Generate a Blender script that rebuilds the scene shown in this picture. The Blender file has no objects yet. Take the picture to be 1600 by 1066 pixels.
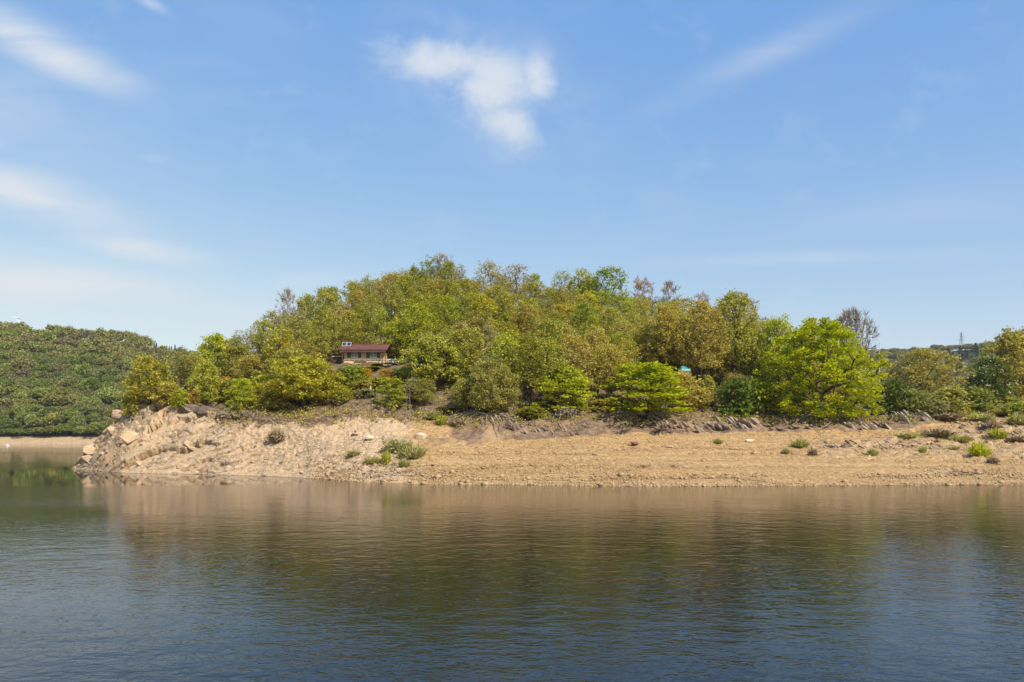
import bpy, bmesh, math, random
import numpy as np
from mathutils import Vector, Matrix

R = math.radians
SC = bpy.context.scene
COL = SC.collection
random.seed(7)
RNG = np.random.default_rng(11)

# ------------------------------------------------------------------ camera, sky, sun, exposure
F = 1245.0          # focal length in pixels of the 1600 px wide photograph
HY = 680.0          # horizon row
CH = 6.0            # camera height above the lake
cam_d = bpy.data.cameras.new('camera')
cam = bpy.data.objects.new('camera', cam_d)
COL.objects.link(cam)
cam.location = (0, 0, CH)
cam.rotation_euler = (R(90), 0, 0)
cam_d.sensor_width = 36.0
cam_d.lens = F / 1600 * 36.0
cam_d.shift_y = (HY - 533.0) / 1600.0
cam_d.clip_start = 0.5
cam_d.clip_end = 20000
SC.camera = cam

SUN_EL, SUN_ROT = R(43), R(142)
SUN_DIR = Vector((math.sin(SUN_ROT) * math.cos(SUN_EL), math.cos(SUN_ROT) * math.cos(SUN_EL), math.sin(SUN_EL)))
sun_d = bpy.data.lights.new('sun', 'SUN')
sun_d.energy = 4.3
sun_d.angle = R(0.5)
sun_d.color = (1.0, 0.90, 0.75)
sun = bpy.data.objects.new('sun', sun_d)
COL.objects.link(sun)
sun.location = (60, -60, 120)
sun.rotation_euler = SUN_DIR.to_track_quat('Z', 'Y').to_euler()

SC.view_settings.view_transform = 'Standard'
SC.view_settings.look = 'None'
SC.view_settings.exposure = 0.65
SC.view_settings.gamma = 1
SC.view_settings.use_curve_mapping = False
SC.cycles.max_bounces = 6
SC.cycles.diffuse_bounces = 3
SC.cycles.glossy_bounces = 3
SC.cycles.transmission_bounces = 3
SC.cycles.volume_bounces = 0
SC.cycles.use_denoising = True


class NT:
    """small helper round a node tree"""
    def __init__(self, tree):
        self.t = tree
        tree.nodes.clear()

    def n(self, kind, **kw):
        nd = self.t.nodes.new(kind)
        for k, v in kw.items():
            setattr(nd, k, v)
        return nd

    def put(self, sock, v):
        if hasattr(v, 'is_linked'):
            self.t.links.new(v, sock)
        elif v is not None:
            if isinstance(v, (tuple, list)) and len(v) == 3 and sock.type == 'RGBA':
                v = (*v, 1)
            sock.default_value = v

    def m(self, op, a, b=None, c=None, clamp=False):
        nd = self.n('ShaderNodeMath', operation=op, use_clamp=clamp)
        for s, v in zip(nd.inputs, (a, b, c)):
            self.put(s, v)
        return nd.outputs[0]

    def ss(self, x, lo, hi, a=0.0, b=1.0):
        if lo > hi:
            lo, hi, a, b = hi, lo, b, a
        nd = self.n('ShaderNodeMapRange', interpolation_type='SMOOTHSTEP')
        for s, v in zip(nd.inputs, (x, lo, hi, a, b)):
            self.put(s, v)
        return nd.outputs[0]

    def mix(self, f, a, b, blend='MIX'):
        nd = self.n('ShaderNodeMix', data_type='RGBA', blend_type=blend)
        self.put(nd.inputs[0], f)
        self.put(nd.inputs[6], a)
        self.put(nd.inputs[7], b)
        return nd.outputs[2]

    def noise(self, vec, scale, detail=4.0, rough=0.55, dist=0.0):
        nd = self.n('ShaderNodeTexNoise')
        self.put(nd.inputs['Vector'], vec)
        nd.inputs['Scale'].default_value = scale
        nd.inputs['Detail'].default_value = detail
        nd.inputs['Roughness'].default_value = rough
        nd.inputs['Distortion'].default_value = dist
        return nd.outputs[0]

    def voro(self, vec, scale, feature='F1'):
        nd = self.n('ShaderNodeTexVoronoi', feature=feature)
        self.put(nd.inputs['Vector'], vec)
        nd.inputs['Scale'].default_value = scale
        return nd

    def mapping(self, vec, loc=(0, 0, 0), rot=(0, 0, 0), scale=(1, 1, 1)):
        nd = self.n('ShaderNodeMapping')
        self.put(nd.inputs[0], vec)
        nd.inputs[1].default_value = loc
        nd.inputs[2].default_value = rot
        nd.inputs[3].default_value = scale
        return nd.outputs[0]

    def bump(self, h, strength, distance, normal=None):
        nd = self.n('ShaderNodeBump')
        nd.inputs['Strength'].default_value = strength
        self.put(nd.inputs['Distance'], distance)
        self.put(nd.inputs['Height'], h)
        if normal is not None:
            self.put(nd.inputs['Normal'], normal)
        return nd.outputs[0]


def build_world():
    w = bpy.data.worlds.new('World')
    SC.world = w
    w.use_nodes = True
    t = NT(w.node_tree)
    sky = t.n('ShaderNodeTexSky', sky_type='NISHITA')
    sky.sun_disc = False
    sky.sun_elevation = SUN_EL
    sky.sun_rotation = SUN_ROT
    sky.altitude = 300
    sky.air_density = 1.0
    sky.dust_density = 1.0
    sky.ozone_density = 1.4
    d = t.n('ShaderNodeTexCoord').outputs['Generated']
    sep = t.n('ShaderNodeSeparateXYZ')
    t.put(sep.inputs[0], d)
    yy = t.m('MAXIMUM', sep.outputs[1], 0.08)
    u = t.m('DIVIDE', sep.outputs[0], yy)
    v = t.m('DIVIDE', sep.outputs[2], yy)
    uv = t.n('ShaderNodeCombineXYZ')
    t.put(uv.inputs[0], u)
    t.put(uv.inputs[1], v)
    uv = uv.outputs[0]
    front = t.ss(sep.outputs[1], 0.1, 0.35)

    def px(x):
        return (x - 800) / F

    def py(y):
        return (HY - y) / F

    def blob(cx, cy, rx, ry, ang, soft=1.7):
        """soft ellipse: 1 in its middle, 0 at its rim"""
        a = R(ang)
        du = t.m('SUBTRACT', u, px(cx))
        dv = t.m('SUBTRACT', v, py(cy))
        c, s = math.cos(a), math.sin(a)
        e = t.m('ADD', t.m('MULTIPLY', du, c), t.m('MULTIPLY', dv, s))
        g = t.m('ADD', t.m('MULTIPLY', du, -s), t.m('MULTIPLY', dv, c))
        e = t.m('DIVIDE', e, rx / F)
        g = t.m('DIVIDE', g, ry / F)
        r2 = t.m('ADD', t.m('MULTIPLY', e, e), t.m('MULTIPLY', g, g))
        return t.m('MULTIPLY', t.m('EXPONENT', t.m('MULTIPLY', r2, -soft)), front)

    # layer noises
    puff = t.noise(t.mapping(uv, loc=(1.9, 0.64, 0), scale=(1, 1.25, 1), rot=(0, 0, R(20))), 12, 9, 0.62, 0.3)
    wisp = t.noise(t.mapping(uv, rot=(0, 0, R(16)), scale=(2.2, 9, 1)), 2.6, 6, 0.58, 0.5)
    wisp2 = t.noise(t.mapping(uv, loc=(3, 1, 0), rot=(0, 0, R(-24)), scale=(1.2, 9, 1)), 2.2, 5, 0.55, 0.4)
    tot = None

    def add(mask):
        nonlocal tot
        tot = mask if tot is None else t.m('MAXIMUM', tot, mask)

    # the small ragged cloud high in the middle: overlapping lumps, eaten by noise
    body = t.m('MAXIMUM', blob(695, 100, 115, 52, -14, 1.5), blob(768, 138, 115, 72, -25, 1.5))
    body = t.m('MAXIMUM', body, blob(800, 190, 80, 50, -35, 1.6))
    body = t.m('MAXIMUM', body, t.m('MULTIPLY', blob(843, 125, 40, 50, 10, 1.6), 0.95))
    cut = t.m('SUBTRACT', t.m('ADD', t.m('MULTIPLY', body, 1.0), t.m('MULTIPLY', t.ss(puff, 0.25, 0.7), 0.66)), 0.42)
    add(t.m('MULTIPLY', t.ss(cut, 0.0, 1.15), 0.86))
    add(t.m('MULTIPLY', t.m('MULTIPLY', blob(760, 130, 190, 110, -25, 1.5), t.ss(puff, 0.25, 0.7)), 0.42))
    # soft streaks of the left
    for cx, cy, rx, ry, ang, k in ((60, 72, 190, 42, -26, 0.8), (170, 120, 90, 26, -14, 0.4), (30, 300, 250, 50, -16, 0.72), (225, 392, 150, 28, -11, 0.75),
                                   (60, 445, 480, 62, -7, 0.8), (330, 490, 420, 60, -4, 0.45), (240, 247, 40, 12, -8, 0.22), (235, 5, 40, 11, -28, 0.5), (0, 225, 60, 24, -20, 0.25),
                                   (470, 440, 120, 22, 4, 0.3), (20, 170, 260, 120, -18, 0.22)):
        w = t.ss(wisp, 0.22, 0.74, 0.5, 1.35)
        add(t.m('MULTIPLY', t.m('MULTIPLY', blob(cx, cy, rx, ry, ang), w), k))
    # faint cirrus on the right
    for cx, cy, rx, ry, ang, k in ((1190, 88, 250, 30, 25, 0.24), (1255, 402, 330, 15, 2, 0.22), (1450, 330, 300, 50, 8, 0.14), (1000, 370, 160, 26, 18, 0.10)):
        w = t.ss(wisp2, 0.25, 0.75, 0.4, 1.4)
        add(t.m('MULTIPLY', t.m('MULTIPLY', blob(cx, cy, rx, ry, ang), w), k))
    # thin high veil everywhere, also outside the frame
    veil = t.noise(t.mapping(d, rot=(0, 0, R(30)), scale=(1.6, 3.2, 5)), 1.7, 5, 0.6, 0.4)
    add(t.m('MULTIPLY', t.ss(veil, 0.45, 0.8), 0.13))

    # sky colour regraded per channel: flatter gradient, green and blue lifted everywhere
    vm = t.n('ShaderNodeVectorMath', operation='MULTIPLY_ADD')
    t.put(vm.inputs[0], sky.outputs[0])
    vm.inputs[1].default_value = (1.0, 0.70, 0.20)
    vm.inputs[2].default_value = (-0.12, 0.95, 3.88)
    col = t.mix(tot, vm.outputs[0], (4.65, 4.9, 5.1))
    bg = t.n('ShaderNodeBackground')
    t.put(bg.inputs[0], col)
    bg.inputs[1].default_value = 0.108
    out = t.n('ShaderNodeOutputWorld')
    t.put(out.inputs[0], bg.outputs[0])


build_world()


# ------------------------------------------------------------------ numpy noise
def _h(ix, iy, s):
    n = (ix.astype(np.int64) * 374761393 + iy.astype(np.int64) * 668265263 + s * 1442695041) & 0xffffffff
    n = ((n ^ (n >> 13)) * 1274126177) & 0xffffffff
    n = (n ^ (n >> 16)) & 0xffffffff
    return n / 4294967295.0


def vnoise(x, y, s=0):
    x0, y0 = np.floor(x), np.floor(y)
    fx, fy = x - x0, y - y0
    fx, fy = fx * fx * (3 - 2 * fx), fy * fy * (3 - 2 * fy)
    a, b = _h(x0, y0, s), _h(x0 + 1, y0, s)
    c, d = _h(x0, y0 + 1, s), _h(x0 + 1, y0 + 1, s)
    return (a + (b - a) * fx) * (1 - fy) + (c + (d - c) * fx) * fy


def fbm(x, y, s=0, o=4):
    v, a, tot = 0, 1.0, 0.0
    for i in range(o):
        v = v + a * vnoise(x * 2 ** i + 17.3 * i, y * 2 ** i - 9.1 * i, s + i)
        tot += a
        a *= 0.5
    return v / tot - 0.5


def voro(x, y, s=0):
    x0, y0 = np.floor(x), np.floor(y)
    f1 = np.full(np.shape(x), 9.0)
    f2 = f1.copy()
    cid = np.zeros(np.shape(x))
    cx, cy = np.zeros(np.shape(x)), np.zeros(np.shape(x))
    for i in (-1, 0, 1):
        for j in (-1, 0, 1):
            gx, gy = x0 + i, y0 + j
            qx, qy = gx + _h(gx, gy, s), gy + _h(gx, gy, s + 5)
            d = np.hypot(qx - x, qy - y)
            nearer = d < f1
            f2 = np.where(nearer, f1, np.minimum(f2, d))
            cid = np.where(nearer, _h(gx, gy, s + 9), cid)
            cx, cy = np.where(nearer, x - qx, cx), np.where(nearer, y - qy, cy)
            f1 = np.where(nearer, d, f1)
    return f1, f2, cid, cx, cy


def sstep(x, a, b):
    t = np.clip((x - a) / (b - a), 0, 1)
    return t * t * (3 - 2 * t)


# ------------------------------------------------------------------ mesh and object helpers
def mesh(name, v, f, mats=(), smooth=False, tone=None, midx=None):
    me = bpy.data.meshes.new(name)
    v = np.asarray(v, dtype=np.float32)
    if isinstance(f, np.ndarray):
        n, k = f.shape
        me.vertices.add(len(v))
        me.vertices.foreach_set('co', v.ravel())
        me.loops.add(n * k)
        me.loops.foreach_set('vertex_index', f.astype(np.int32).ravel())
        me.polygons.add(n)
        me.polygons.foreach_set('loop_start', np.arange(0, n * k, k, dtype=np.int32))
        me.polygons.foreach_set('loop_total', np.full(n, k, dtype=np.int32))
        me.update(calc_edges=True)
    else:
        me.from_pydata([tuple(p) for p in v], [], f)
    for m in mats:
        me.materials.append(m)
    if smooth:
        me.polygons.foreach_set('use_smooth', np.ones(len(me.polygons), dtype=bool))
    if midx is not None:
        me.polygons.foreach_set('material_index', np.asarray(midx, dtype=np.int32))
    if tone is not None:
        a = me.attributes.new('tone', 'FLOAT', 'FACE')
        a.data.foreach_set('value', np.asarray(tone, dtype=np.float32))
    return me


def obj(name, me, parent=None, loc=None, rot=None, scale=None):
    o = bpy.data.objects.new(name, me)
    COL.objects.link(o)
    if parent is not None:
        o.parent = parent
    if loc is not None:
        o.location = loc
    if rot is not None:
        o.rotation_euler = rot
    if scale is not None:
        o.scale = scale
    return o


def tag(o, label=None, cat=None, group=None, kind=None):
    if label:
        o['label'] = label
    if cat:
        o['category'] = cat
    if group:
        o['group'] = group
    if kind:
        o['kind'] = kind
    return o


def thing(name, label, cat, loc=(0, 0, 0), rotz=0.0, group=None):
    o = obj(name, None, loc=loc, rot=(0, 0, rotz))
    o.empty_display_size = 0.5
    return tag(o, label, cat, group)


class MB:
    """collects boxes, tubes and prisms into one mesh"""
    def __init__(self):
        self.v, self.f = [], []

    def box(self, x0, x1, y0, y1, z0, z1):
        b = len(self.v)
        self.v += [(x, y, z) for z in (z0, z1) for x, y in ((x0, y0), (x1, y0), (x1, y1), (x0, y1))]
        self.f += [tuple(b + i for i in q) for q in ((3, 2, 1, 0), (4, 5, 6, 7), (0, 1, 5, 4), (1, 2, 6, 5), (2, 3, 7, 6), (3, 0, 4, 7))]
        return self

    def hexa(self, pts):
        b = len(self.v)
        self.v += [tuple(p) for p in pts]
        self.f += [tuple(b + i for i in q) for q in ((3, 2, 1, 0), (4, 5, 6, 7), (0, 1, 5, 4), (1, 2, 6, 5), (2, 3, 7, 6), (3, 0, 4, 7))]
        return self

    def tube(self, pts, rad, n=6, cap=True):
        b = len(self.v)
        pts = [Vector(p) for p in pts]
        k = len(pts)
        rad = rad if hasattr(rad, '__len__') else [rad] * k
        for i, p in enumerate(pts):
            d = (pts[min(i + 1, k - 1)] - pts[max(i - 1, 0)]).normalized()
            a = d.orthogonal().normalized() if abs(d.z) < 0.95 else d.cross(Vector((1, 0, 0))).normalized()
            c = d.cross(a)
            for j in range(n):
                w = 2 * math.pi * j / n
                self.v.append(tuple(p + (a * math.cos(w) + c * math.sin(w)) * rad[i]))
        for i in range(k - 1):
            for j in range(n):
                self.f.append((b + i * n + j, b + i * n + (j + 1) % n, b + (i + 1) * n + (j + 1) % n, b + (i + 1) * n + j))
        if cap:
            self.f.append(tuple(b + j for j in reversed(range(n))))
            self.f.append(tuple(b + (k - 1) * n + j for j in range(n)))
        return self

    def build(self, name, m, parent=None, **kw):
        return obj(name, mesh(name, self.v, self.f, [m]), parent, **kw)


# ------------------------------------------------------------------ materials
def new_mat(name):
    m = bpy.data.materials.new(name)
    m.use_nodes = True
    return m, NT(m.node_tree)


def finish(t, shader):
    o = t.n('ShaderNodeOutputMaterial')
    t.put(o.inputs[0], shader)


def pbr(t, col, rough=0.8, normal=None, spec=0.3, metal=0.0):
    b = t.n('ShaderNodeBsdfPrincipled')
    t.put(b.inputs['Base Color'], col)
    t.put(b.inputs['Roughness'], rough)
    b.inputs['Specular IOR Level'].default_value = spec
    b.inputs['Metallic'].default_value = metal
    if normal is not None:
        t.put(b.inputs['Normal'], normal)
    return b


def plain_mat(name, col, rough=0.7, var=0.25, scale=3.0, spec=0.3, metal=0.0):
    m, t = new_mat(name)
    c = t.n('ShaderNodeTexCoord').outputs['Object']
    n = t.noise(c, scale, 5, 0.6)
    dark = tuple(x * (1 - var) for x in col)
    light = tuple(min(1, x * (1 + var)) for x in col)
    finish(t, pbr(t, t.mix(t.ss(n, 0.3, 0.7), dark, light), rough, t.bump(n, 0.3, 0.02), spec, metal).outputs[0])
    return m


def leaf_mat(name, c0, c1, transl=0.45, hue=0.02):
    """c0..c1: the range of leaf colours within a crown; every tree shifts a little of its own"""
    m, t = new_mat(name)
    at = t.n('ShaderNodeAttribute', attribute_name='tone').outputs['Fac']
    inf = t.n('ShaderNodeObjectInfo').outputs['Random']
    geo = t.n('ShaderNodeNewGeometry').outputs['Position']
    clump = t.noise(geo, 0.45, 2, 0.5)
    f = t.m('ADD', t.m('MULTIPLY', at, 0.75), t.m('MULTIPLY', clump, 0.5))
    f = t.m('SUBTRACT', f, 0.12, clamp=True)
    col = t.mix(f, c0, c1)
    hs = t.n('ShaderNodeHueSaturation')
    t.put(hs.inputs['Hue'], t.m('ADD', 0.5 - hue / 2, t.m('MULTIPLY', inf, hue)))
    t.put(hs.inputs['Saturation'], t.m('ADD', 0.9, t.m('MULTIPLY', inf, 0.2)))
    t.put(hs.inputs['Value'], t.m('ADD', 0.86, t.m('MULTIPLY', t.m('FRACT', t.m('MULTIPLY', inf, 7.3)), 0.28)))
    t.put(hs.inputs['Color'], col)
    d = pbr(t, hs.outputs[0], 0.62, spec=0.25)
    tr = t.n('ShaderNodeBsdfTranslucent')
    t.put(tr.inputs[0], t.mix(1.0, hs.outputs[0], (1.0, 1.0, 0.55), 'MULTIPLY'))
    mx = t.n('ShaderNodeMixShader')
    mx.inputs[0].default_value = transl
    t.put(mx.inputs[1], d.outputs[0])
    t.put(mx.inputs[2], tr.outputs[0])
    finish(t, mx.outputs[0])
    return m


LEAF = {
    'lime': leaf_mat('leaf_lime', (0.28, 0.31, 0.02), (0.56, 0.58, 0.05)),
    'green': leaf_mat('leaf_green', (0.17, 0.22, 0.03), (0.38, 0.44, 0.055)),
    'bright': leaf_mat('leaf_bright_green', (0.32, 0.345, 0.016), (0.61, 0.62, 0.04)),
    'olive': leaf_mat('leaf_olive', (0.25, 0.24, 0.038), (0.5, 0.49, 0.07)),
    'ochre': leaf_mat('leaf_ochre', (0.31, 0.26, 0.045), (0.56, 0.5, 0.085)),
    'brown': leaf_mat('leaf_brown_olive', (0.34, 0.27, 0.055), (0.55, 0.46, 0.1)),
    'dark': leaf_mat('leaf_dark_green', (0.08, 0.115, 0.026), (0.21, 0.265, 0.05)),
    'pale': leaf_mat('leaf_pale_green', (0.21, 0.26, 0.06), (0.38, 0.43, 0.1)),
    'grey': leaf_mat('leaf_grey_green', (0.26, 0.24, 0.11), (0.45, 0.42, 0.2)),
    'gorse': leaf_mat('leaf_orange', (0.38, 0.23, 0.03), (0.6, 0.37, 0.05)),
    'sage': leaf_mat('leaf_sage', (.34,.33,.13), (.55,.53,.23)),
    'twig': leaf_mat('twig_grey', (0.22, 0.175, 0.14), (0.35, 0.3, 0.25), 0.0),
    'pink': leaf_mat('twig_pinkish', (0.264, 0.174, 0.108), (0.408, 0.300, 0.204), 0.1),
    'dry': leaf_mat('dry_brush', (0.21, 0.155, 0.095), (0.4, 0.31, 0.19), 0.1),
    'blossom': leaf_mat('white_blossom', (0.500, 0.520, 0.420), (0.750, 0.760, 0.660), 0.3),
    'far_green': leaf_mat('leaf_far_green', (0.15, 0.178, 0.04), (0.23, 0.275, 0.055), 0.25, 0.03),
    'far_olive': leaf_mat('leaf_far_olive', (0.21, 0.2, 0.06), (0.31, 0.295, 0.075), 0.25, 0.03),
    'far_brown': leaf_mat('leaf_far_brown', (0.185, 0.165, 0.07), (0.26, 0.23, 0.09), 0.2, 0.03),
    'far_light': leaf_mat('leaf_far_light', (0.19, 0.23, 0.05), (0.3, 0.35, 0.065), 0.25, 0.03),
    'spruce': leaf_mat('needle_spruce', (0.04, 0.06, 0.035), (0.09, 0.12, 0.06), 0.1, 0.02),
}
BARK = plain_mat('bark', (0.075, 0.055, 0.042), 0.9, 0.4, 2.0)
BARK_GREY = plain_mat('bark_grey', (0.25, 0.21, 0.18), 0.9, 0.35, 2.0)
ROOT = plain_mat('root_wood', (0.25, 0.205, 0.165), 0.9, 0.45, 1.6)


def ground_mat():
    m, t = new_mat('island_ground')
    pos = t.n('ShaderNodeNewGeometry').outputs['Position']
    zone = t.n('ShaderNodeAttribute', attribute_name='zone')
    sp = t.n('ShaderNodeSeparateColor')
    t.put(sp.inputs[0], zone.outputs['Color'])
    wood, rock, bank = sp.outputs[0], sp.outputs[1], sp.outputs[2]
    n1 = t.noise(pos, 0.16, 6, 0.62)
    n2 = t.noise(pos, 1.3, 6, 0.65)
    n3 = t.noise(pos, 5.5, 4, 0.6)
    band = t.noise(t.mapping(pos, scale=(0.05, 0.12, 2.2)), 1.0, 4, 0.6, 0.3)
    # gravel beach: sand gold, with drift bands along the old water lines
    beach = t.mix(t.ss(n2, 0.3, 0.72), (0.29, 0.175, 0.074), (0.43, 0.29, 0.135))
    beach = t.mix(t.m('MULTIPLY', t.ss(band, 0.46, 0.66), 0.28), beach, (0.47, 0.34, 0.175))
    beach = t.mix(t.m('MULTIPLY', t.ss(band, 0.5, 0.32), 0.28), beach, (0.25, 0.14, 0.062))
    peb = t.voro(pos, 4.2)
    pebc = t.n('ShaderNodeSeparateColor')
    t.put(pebc.inputs[0], peb.outputs['Color'])
    beach = t.mix(t.m('MULTIPLY', t.ss(pebc.outputs[0], 0.62, 0.95), 0.5), beach, (0.13, 0.08, 0.04))
    beach = t.mix(t.m('MULTIPLY', t.ss(pebc.outputs[1], 0.78, 0.98), 0.5), beach, (0.56, 0.43, 0.27))
    # rock: pale buff, greyer and browner patches, thin dark joints
    rk = t.mix(t.ss(n1, 0.32, 0.68), (0.45, 0.33, 0.21), (0.39, 0.295, 0.20))
    rk = t.mix(t.m('MULTIPLY', t.ss(n2, 0.42, 0.75), 0.6), rk, (0.58, 0.44, 0.275))
    rk = t.mix(t.m('MULTIPLY', t.ss(n3, 0.60, 0.78), 0.65), rk, (0.20, 0.145, 0.105))
    jo = t.voro(t.mapping(pos, rot=(R(20), R(-28), 0), scale=(0.75, 0.7, 1.6)), 0.9, 'DISTANCE_TO_EDGE')
    jd = t.m('ADD', jo.outputs['Distance'], t.m('MULTIPLY', t.m('SUBTRACT', n3, 0.5), 0.10))
    crack = t.ss(jd, 0.028, 0.0)
    crack = t.m('MULTIPLY', crack, t.ss(n1, 0.42, 0.58))
    rk = t.mix(t.m('MULTIPLY', crack, 0.6), rk, (0.13, 0.09, 0.07))
    # cut earth bank: brown, stony
    bk = t.mix(t.ss(n2, 0.3, 0.7), (0.10, 0.066, 0.048), (0.25, 0.175, 0.115))
    bk = t.mix(t.m('MULTIPLY', t.ss(n1, 0.5, 0.7), 0.5), bk, (0.42, 0.29, 0.17))
    # leaf litter under the wood
    fl = t.mix(t.ss(n2, 0.3, 0.7), (0.085, 0.058, 0.036), (0.20, 0.145, 0.085))
    fl = t.mix(t.m('MULTIPLY', t.ss(n1, 0.5, 0.7), 0.5), fl, (0.11, 0.105, 0.035))

    def edge(f):
        return t.ss(t.m('ADD', f, t.m('MULTIPLY', t.m('SUBTRACT', n2, 0.5), 0.9)), 0.3, 0.7)

    col = t.mix(edge(rock), beach, rk)
    col = t.mix(edge(bank), col, bk)
    col = t.mix(edge(wood), col, fl)
    spz = t.n('ShaderNodeSeparateXYZ')
    t.put(spz.inputs[0], pos)
    wet = t.ss(t.m('ADD', spz.outputs[2], t.m('MULTIPLY', n2, 0.16)), 0.10, 0.20, 0.5, 0.0)     # stones still wet at the water's edge
    col = t.mix(wet, col, (0.10, 0.07, 0.045))
    h = t.m('ADD', t.m('MULTIPLY', n2, 0.5), t.m('MULTIPLY', n3, 0.35))
    h = t.m('ADD', h, t.m('MULTIPLY', peb.outputs['Distance'], 0.18))
    h = t.m('SUBTRACT', h, t.m('MULTIPLY', t.m('MULTIPLY', crack, rock), 0.6))
    finish(t, pbr(t, col, 0.92, t.bump(h, 1.0, 0.32), 0.15).outputs[0])
    return m


def rock_mat(name, a, b, dark):
    m, t = new_mat(name)
    pos = t.n('ShaderNodeNewGeometry').outputs['Position']
    inf = t.n('ShaderNodeObjectInfo').outputs['Random']
    n1 = t.noise(pos, 0.7, 6, 0.65)
    n2 = t.noise(pos, 4.0, 5, 0.65)
    st = t.noise(t.mapping(pos, rot=(0, R(-32), 0), scale=(1, 1, 7)), 1.1, 4, 0.6)
    c = t.mix(t.ss(n1, 0.3, 0.7), a, b)
    c = t.mix(t.m('MULTIPLY', t.ss(st, 0.52, 0.68), 0.5), c, dark)
    c = t.mix(t.m('MULTIPLY', t.ss(n2, 0.58, 0.75), 0.55), c, dark)
    c = t.mix(t.m('MULTIPLY', inf, 0.3), c, dark)
    h = t.m('ADD', t.m('MULTIPLY', n2, 0.5), st)
    finish(t, pbr(t, c, 0.9, t.bump(h, 0.9, 0.15), 0.2).outputs[0])
    return m


GROUND = ground_mat()
ROCK = rock_mat('buff_rock', (0.42, 0.305, 0.185), (0.54, 0.41, 0.26), (0.24, 0.175, 0.125))
SLATE = rock_mat('grey_slate', (0.26, 0.205, 0.17), (0.44, 0.37, 0.31), (0.085, 0.065, 0.055))
SLATE_GREY = rock_mat('lichen_slate', (0.22, 0.20, 0.165), (0.40, 0.385, 0.32), (0.08, 0.07, 0.06))
REDROCK = rock_mat('red_brown_rock', (0.16, 0.085, 0.055), (0.24, 0.13, 0.085), (0.08, 0.045, 0.03))
PALEROCK = rock_mat('pale_rock', (0.58, 0.47, 0.34), (0.68, 0.57, 0.43), (0.40, 0.31, 0.21))
DARKROCK = rock_mat('dark_rock', (0.13, 0.10, 0.08), (0.24, 0.19, 0.145), (0.05, 0.04, 0.033))
GRAVEL = rock_mat('gravel_stone', (0.31, 0.20, 0.10), (0.50, 0.37, 0.21), (0.15, 0.095, 0.055))


def water_mat():
    m, t = new_mat('lake_water')
    pos = t.n('ShaderNodeNewGeometry').outputs['Position']
    sp = t.n('ShaderNodeSeparateXYZ')
    t.put(sp.inputs[0], pos)
    x, y = sp.outputs[0], sp.outputs[1]
    gust = t.noise(t.mapping(pos, rot=(0, 0, R(8)), scale=(0.012, 0.035, 1)), 1.0, 4, 0.55, 0.6)
    # short wind ripples and two longer crossing trains
    w1 = t.noise(t.mapping(pos, rot=(0, 0, R(24)), scale=(1.25, 1.9, 1)), 1.5, 3, 0.55, 0.3)
    w2 = t.noise(t.mapping(pos, rot=(0, 0, R(-16)), scale=(0.95, 1.3, 1)), 0.8, 3, 0.5, 0.3)
    w3 = t.noise(t.mapping(pos, scale=(1.0, 1.4, 1)), 5.0, 2, 0.5)
    h = t.m('ADD', t.m('MULTIPLY', w1, 0.5), t.m('MULTIPLY', w2, 0.8))
    w4 = t.noise(t.mapping(pos, rot=(0, 0, R(35)), scale=(0.4, 0.55, 1)), 0.8, 2, 0.5, 0.4)
    h = t.m('ADD', h, t.m('MULTIPLY', w3, 0.14))
    h = t.m('ADD', h, t.m('MULTIPLY', w4, 0.8))
    # wind shadow under the rocky headland: smooth water
    edge_y = t.m('ADD', 93.0, t.m('MULTIPLY', t.m('ABSOLUTE', t.m('SUBTRACT', x, -52.0)), 0.16))
    wob = t.m('MULTIPLY', t.m('SUBTRACT', gust, 0.5), 6.0)
    lee = t.ss(t.m('SUBTRACT', t.m('ADD', y, wob), edge_y), -1.5, 1.5)
    lee = t.m('MULTIPLY', lee, t.ss(x, -24.0, -30.0))
    lee = t.m('MULTIPLY', lee, t.ss(x, -88.0, -80.0))
    lee = t.m('MULTIPLY', lee, t.ss(y, 170.0, 150.0))
    amp = t.ss(gust, 0.3, 0.66, 0.4, 1.25)
    amp = t.m('MULTIPLY', amp, t.ss(y, 15.0, 60.0, 1.1, 0.62))
    amp = t.m('MULTIPLY', amp, t.m('SUBTRACT', 1.0, t.m('MULTIPLY', lee, 0.90)))
    nrm = t.bump(h, 1.0, t.m('MULTIPLY', amp, 0.042))
    b = pbr(t, (0.004, 0.007, 0.008), 0.02, nrm, 0.5)
    b.inputs['IOR'].default_value = 1.333
    finish(t, b.outputs[0])
    return m


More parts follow.
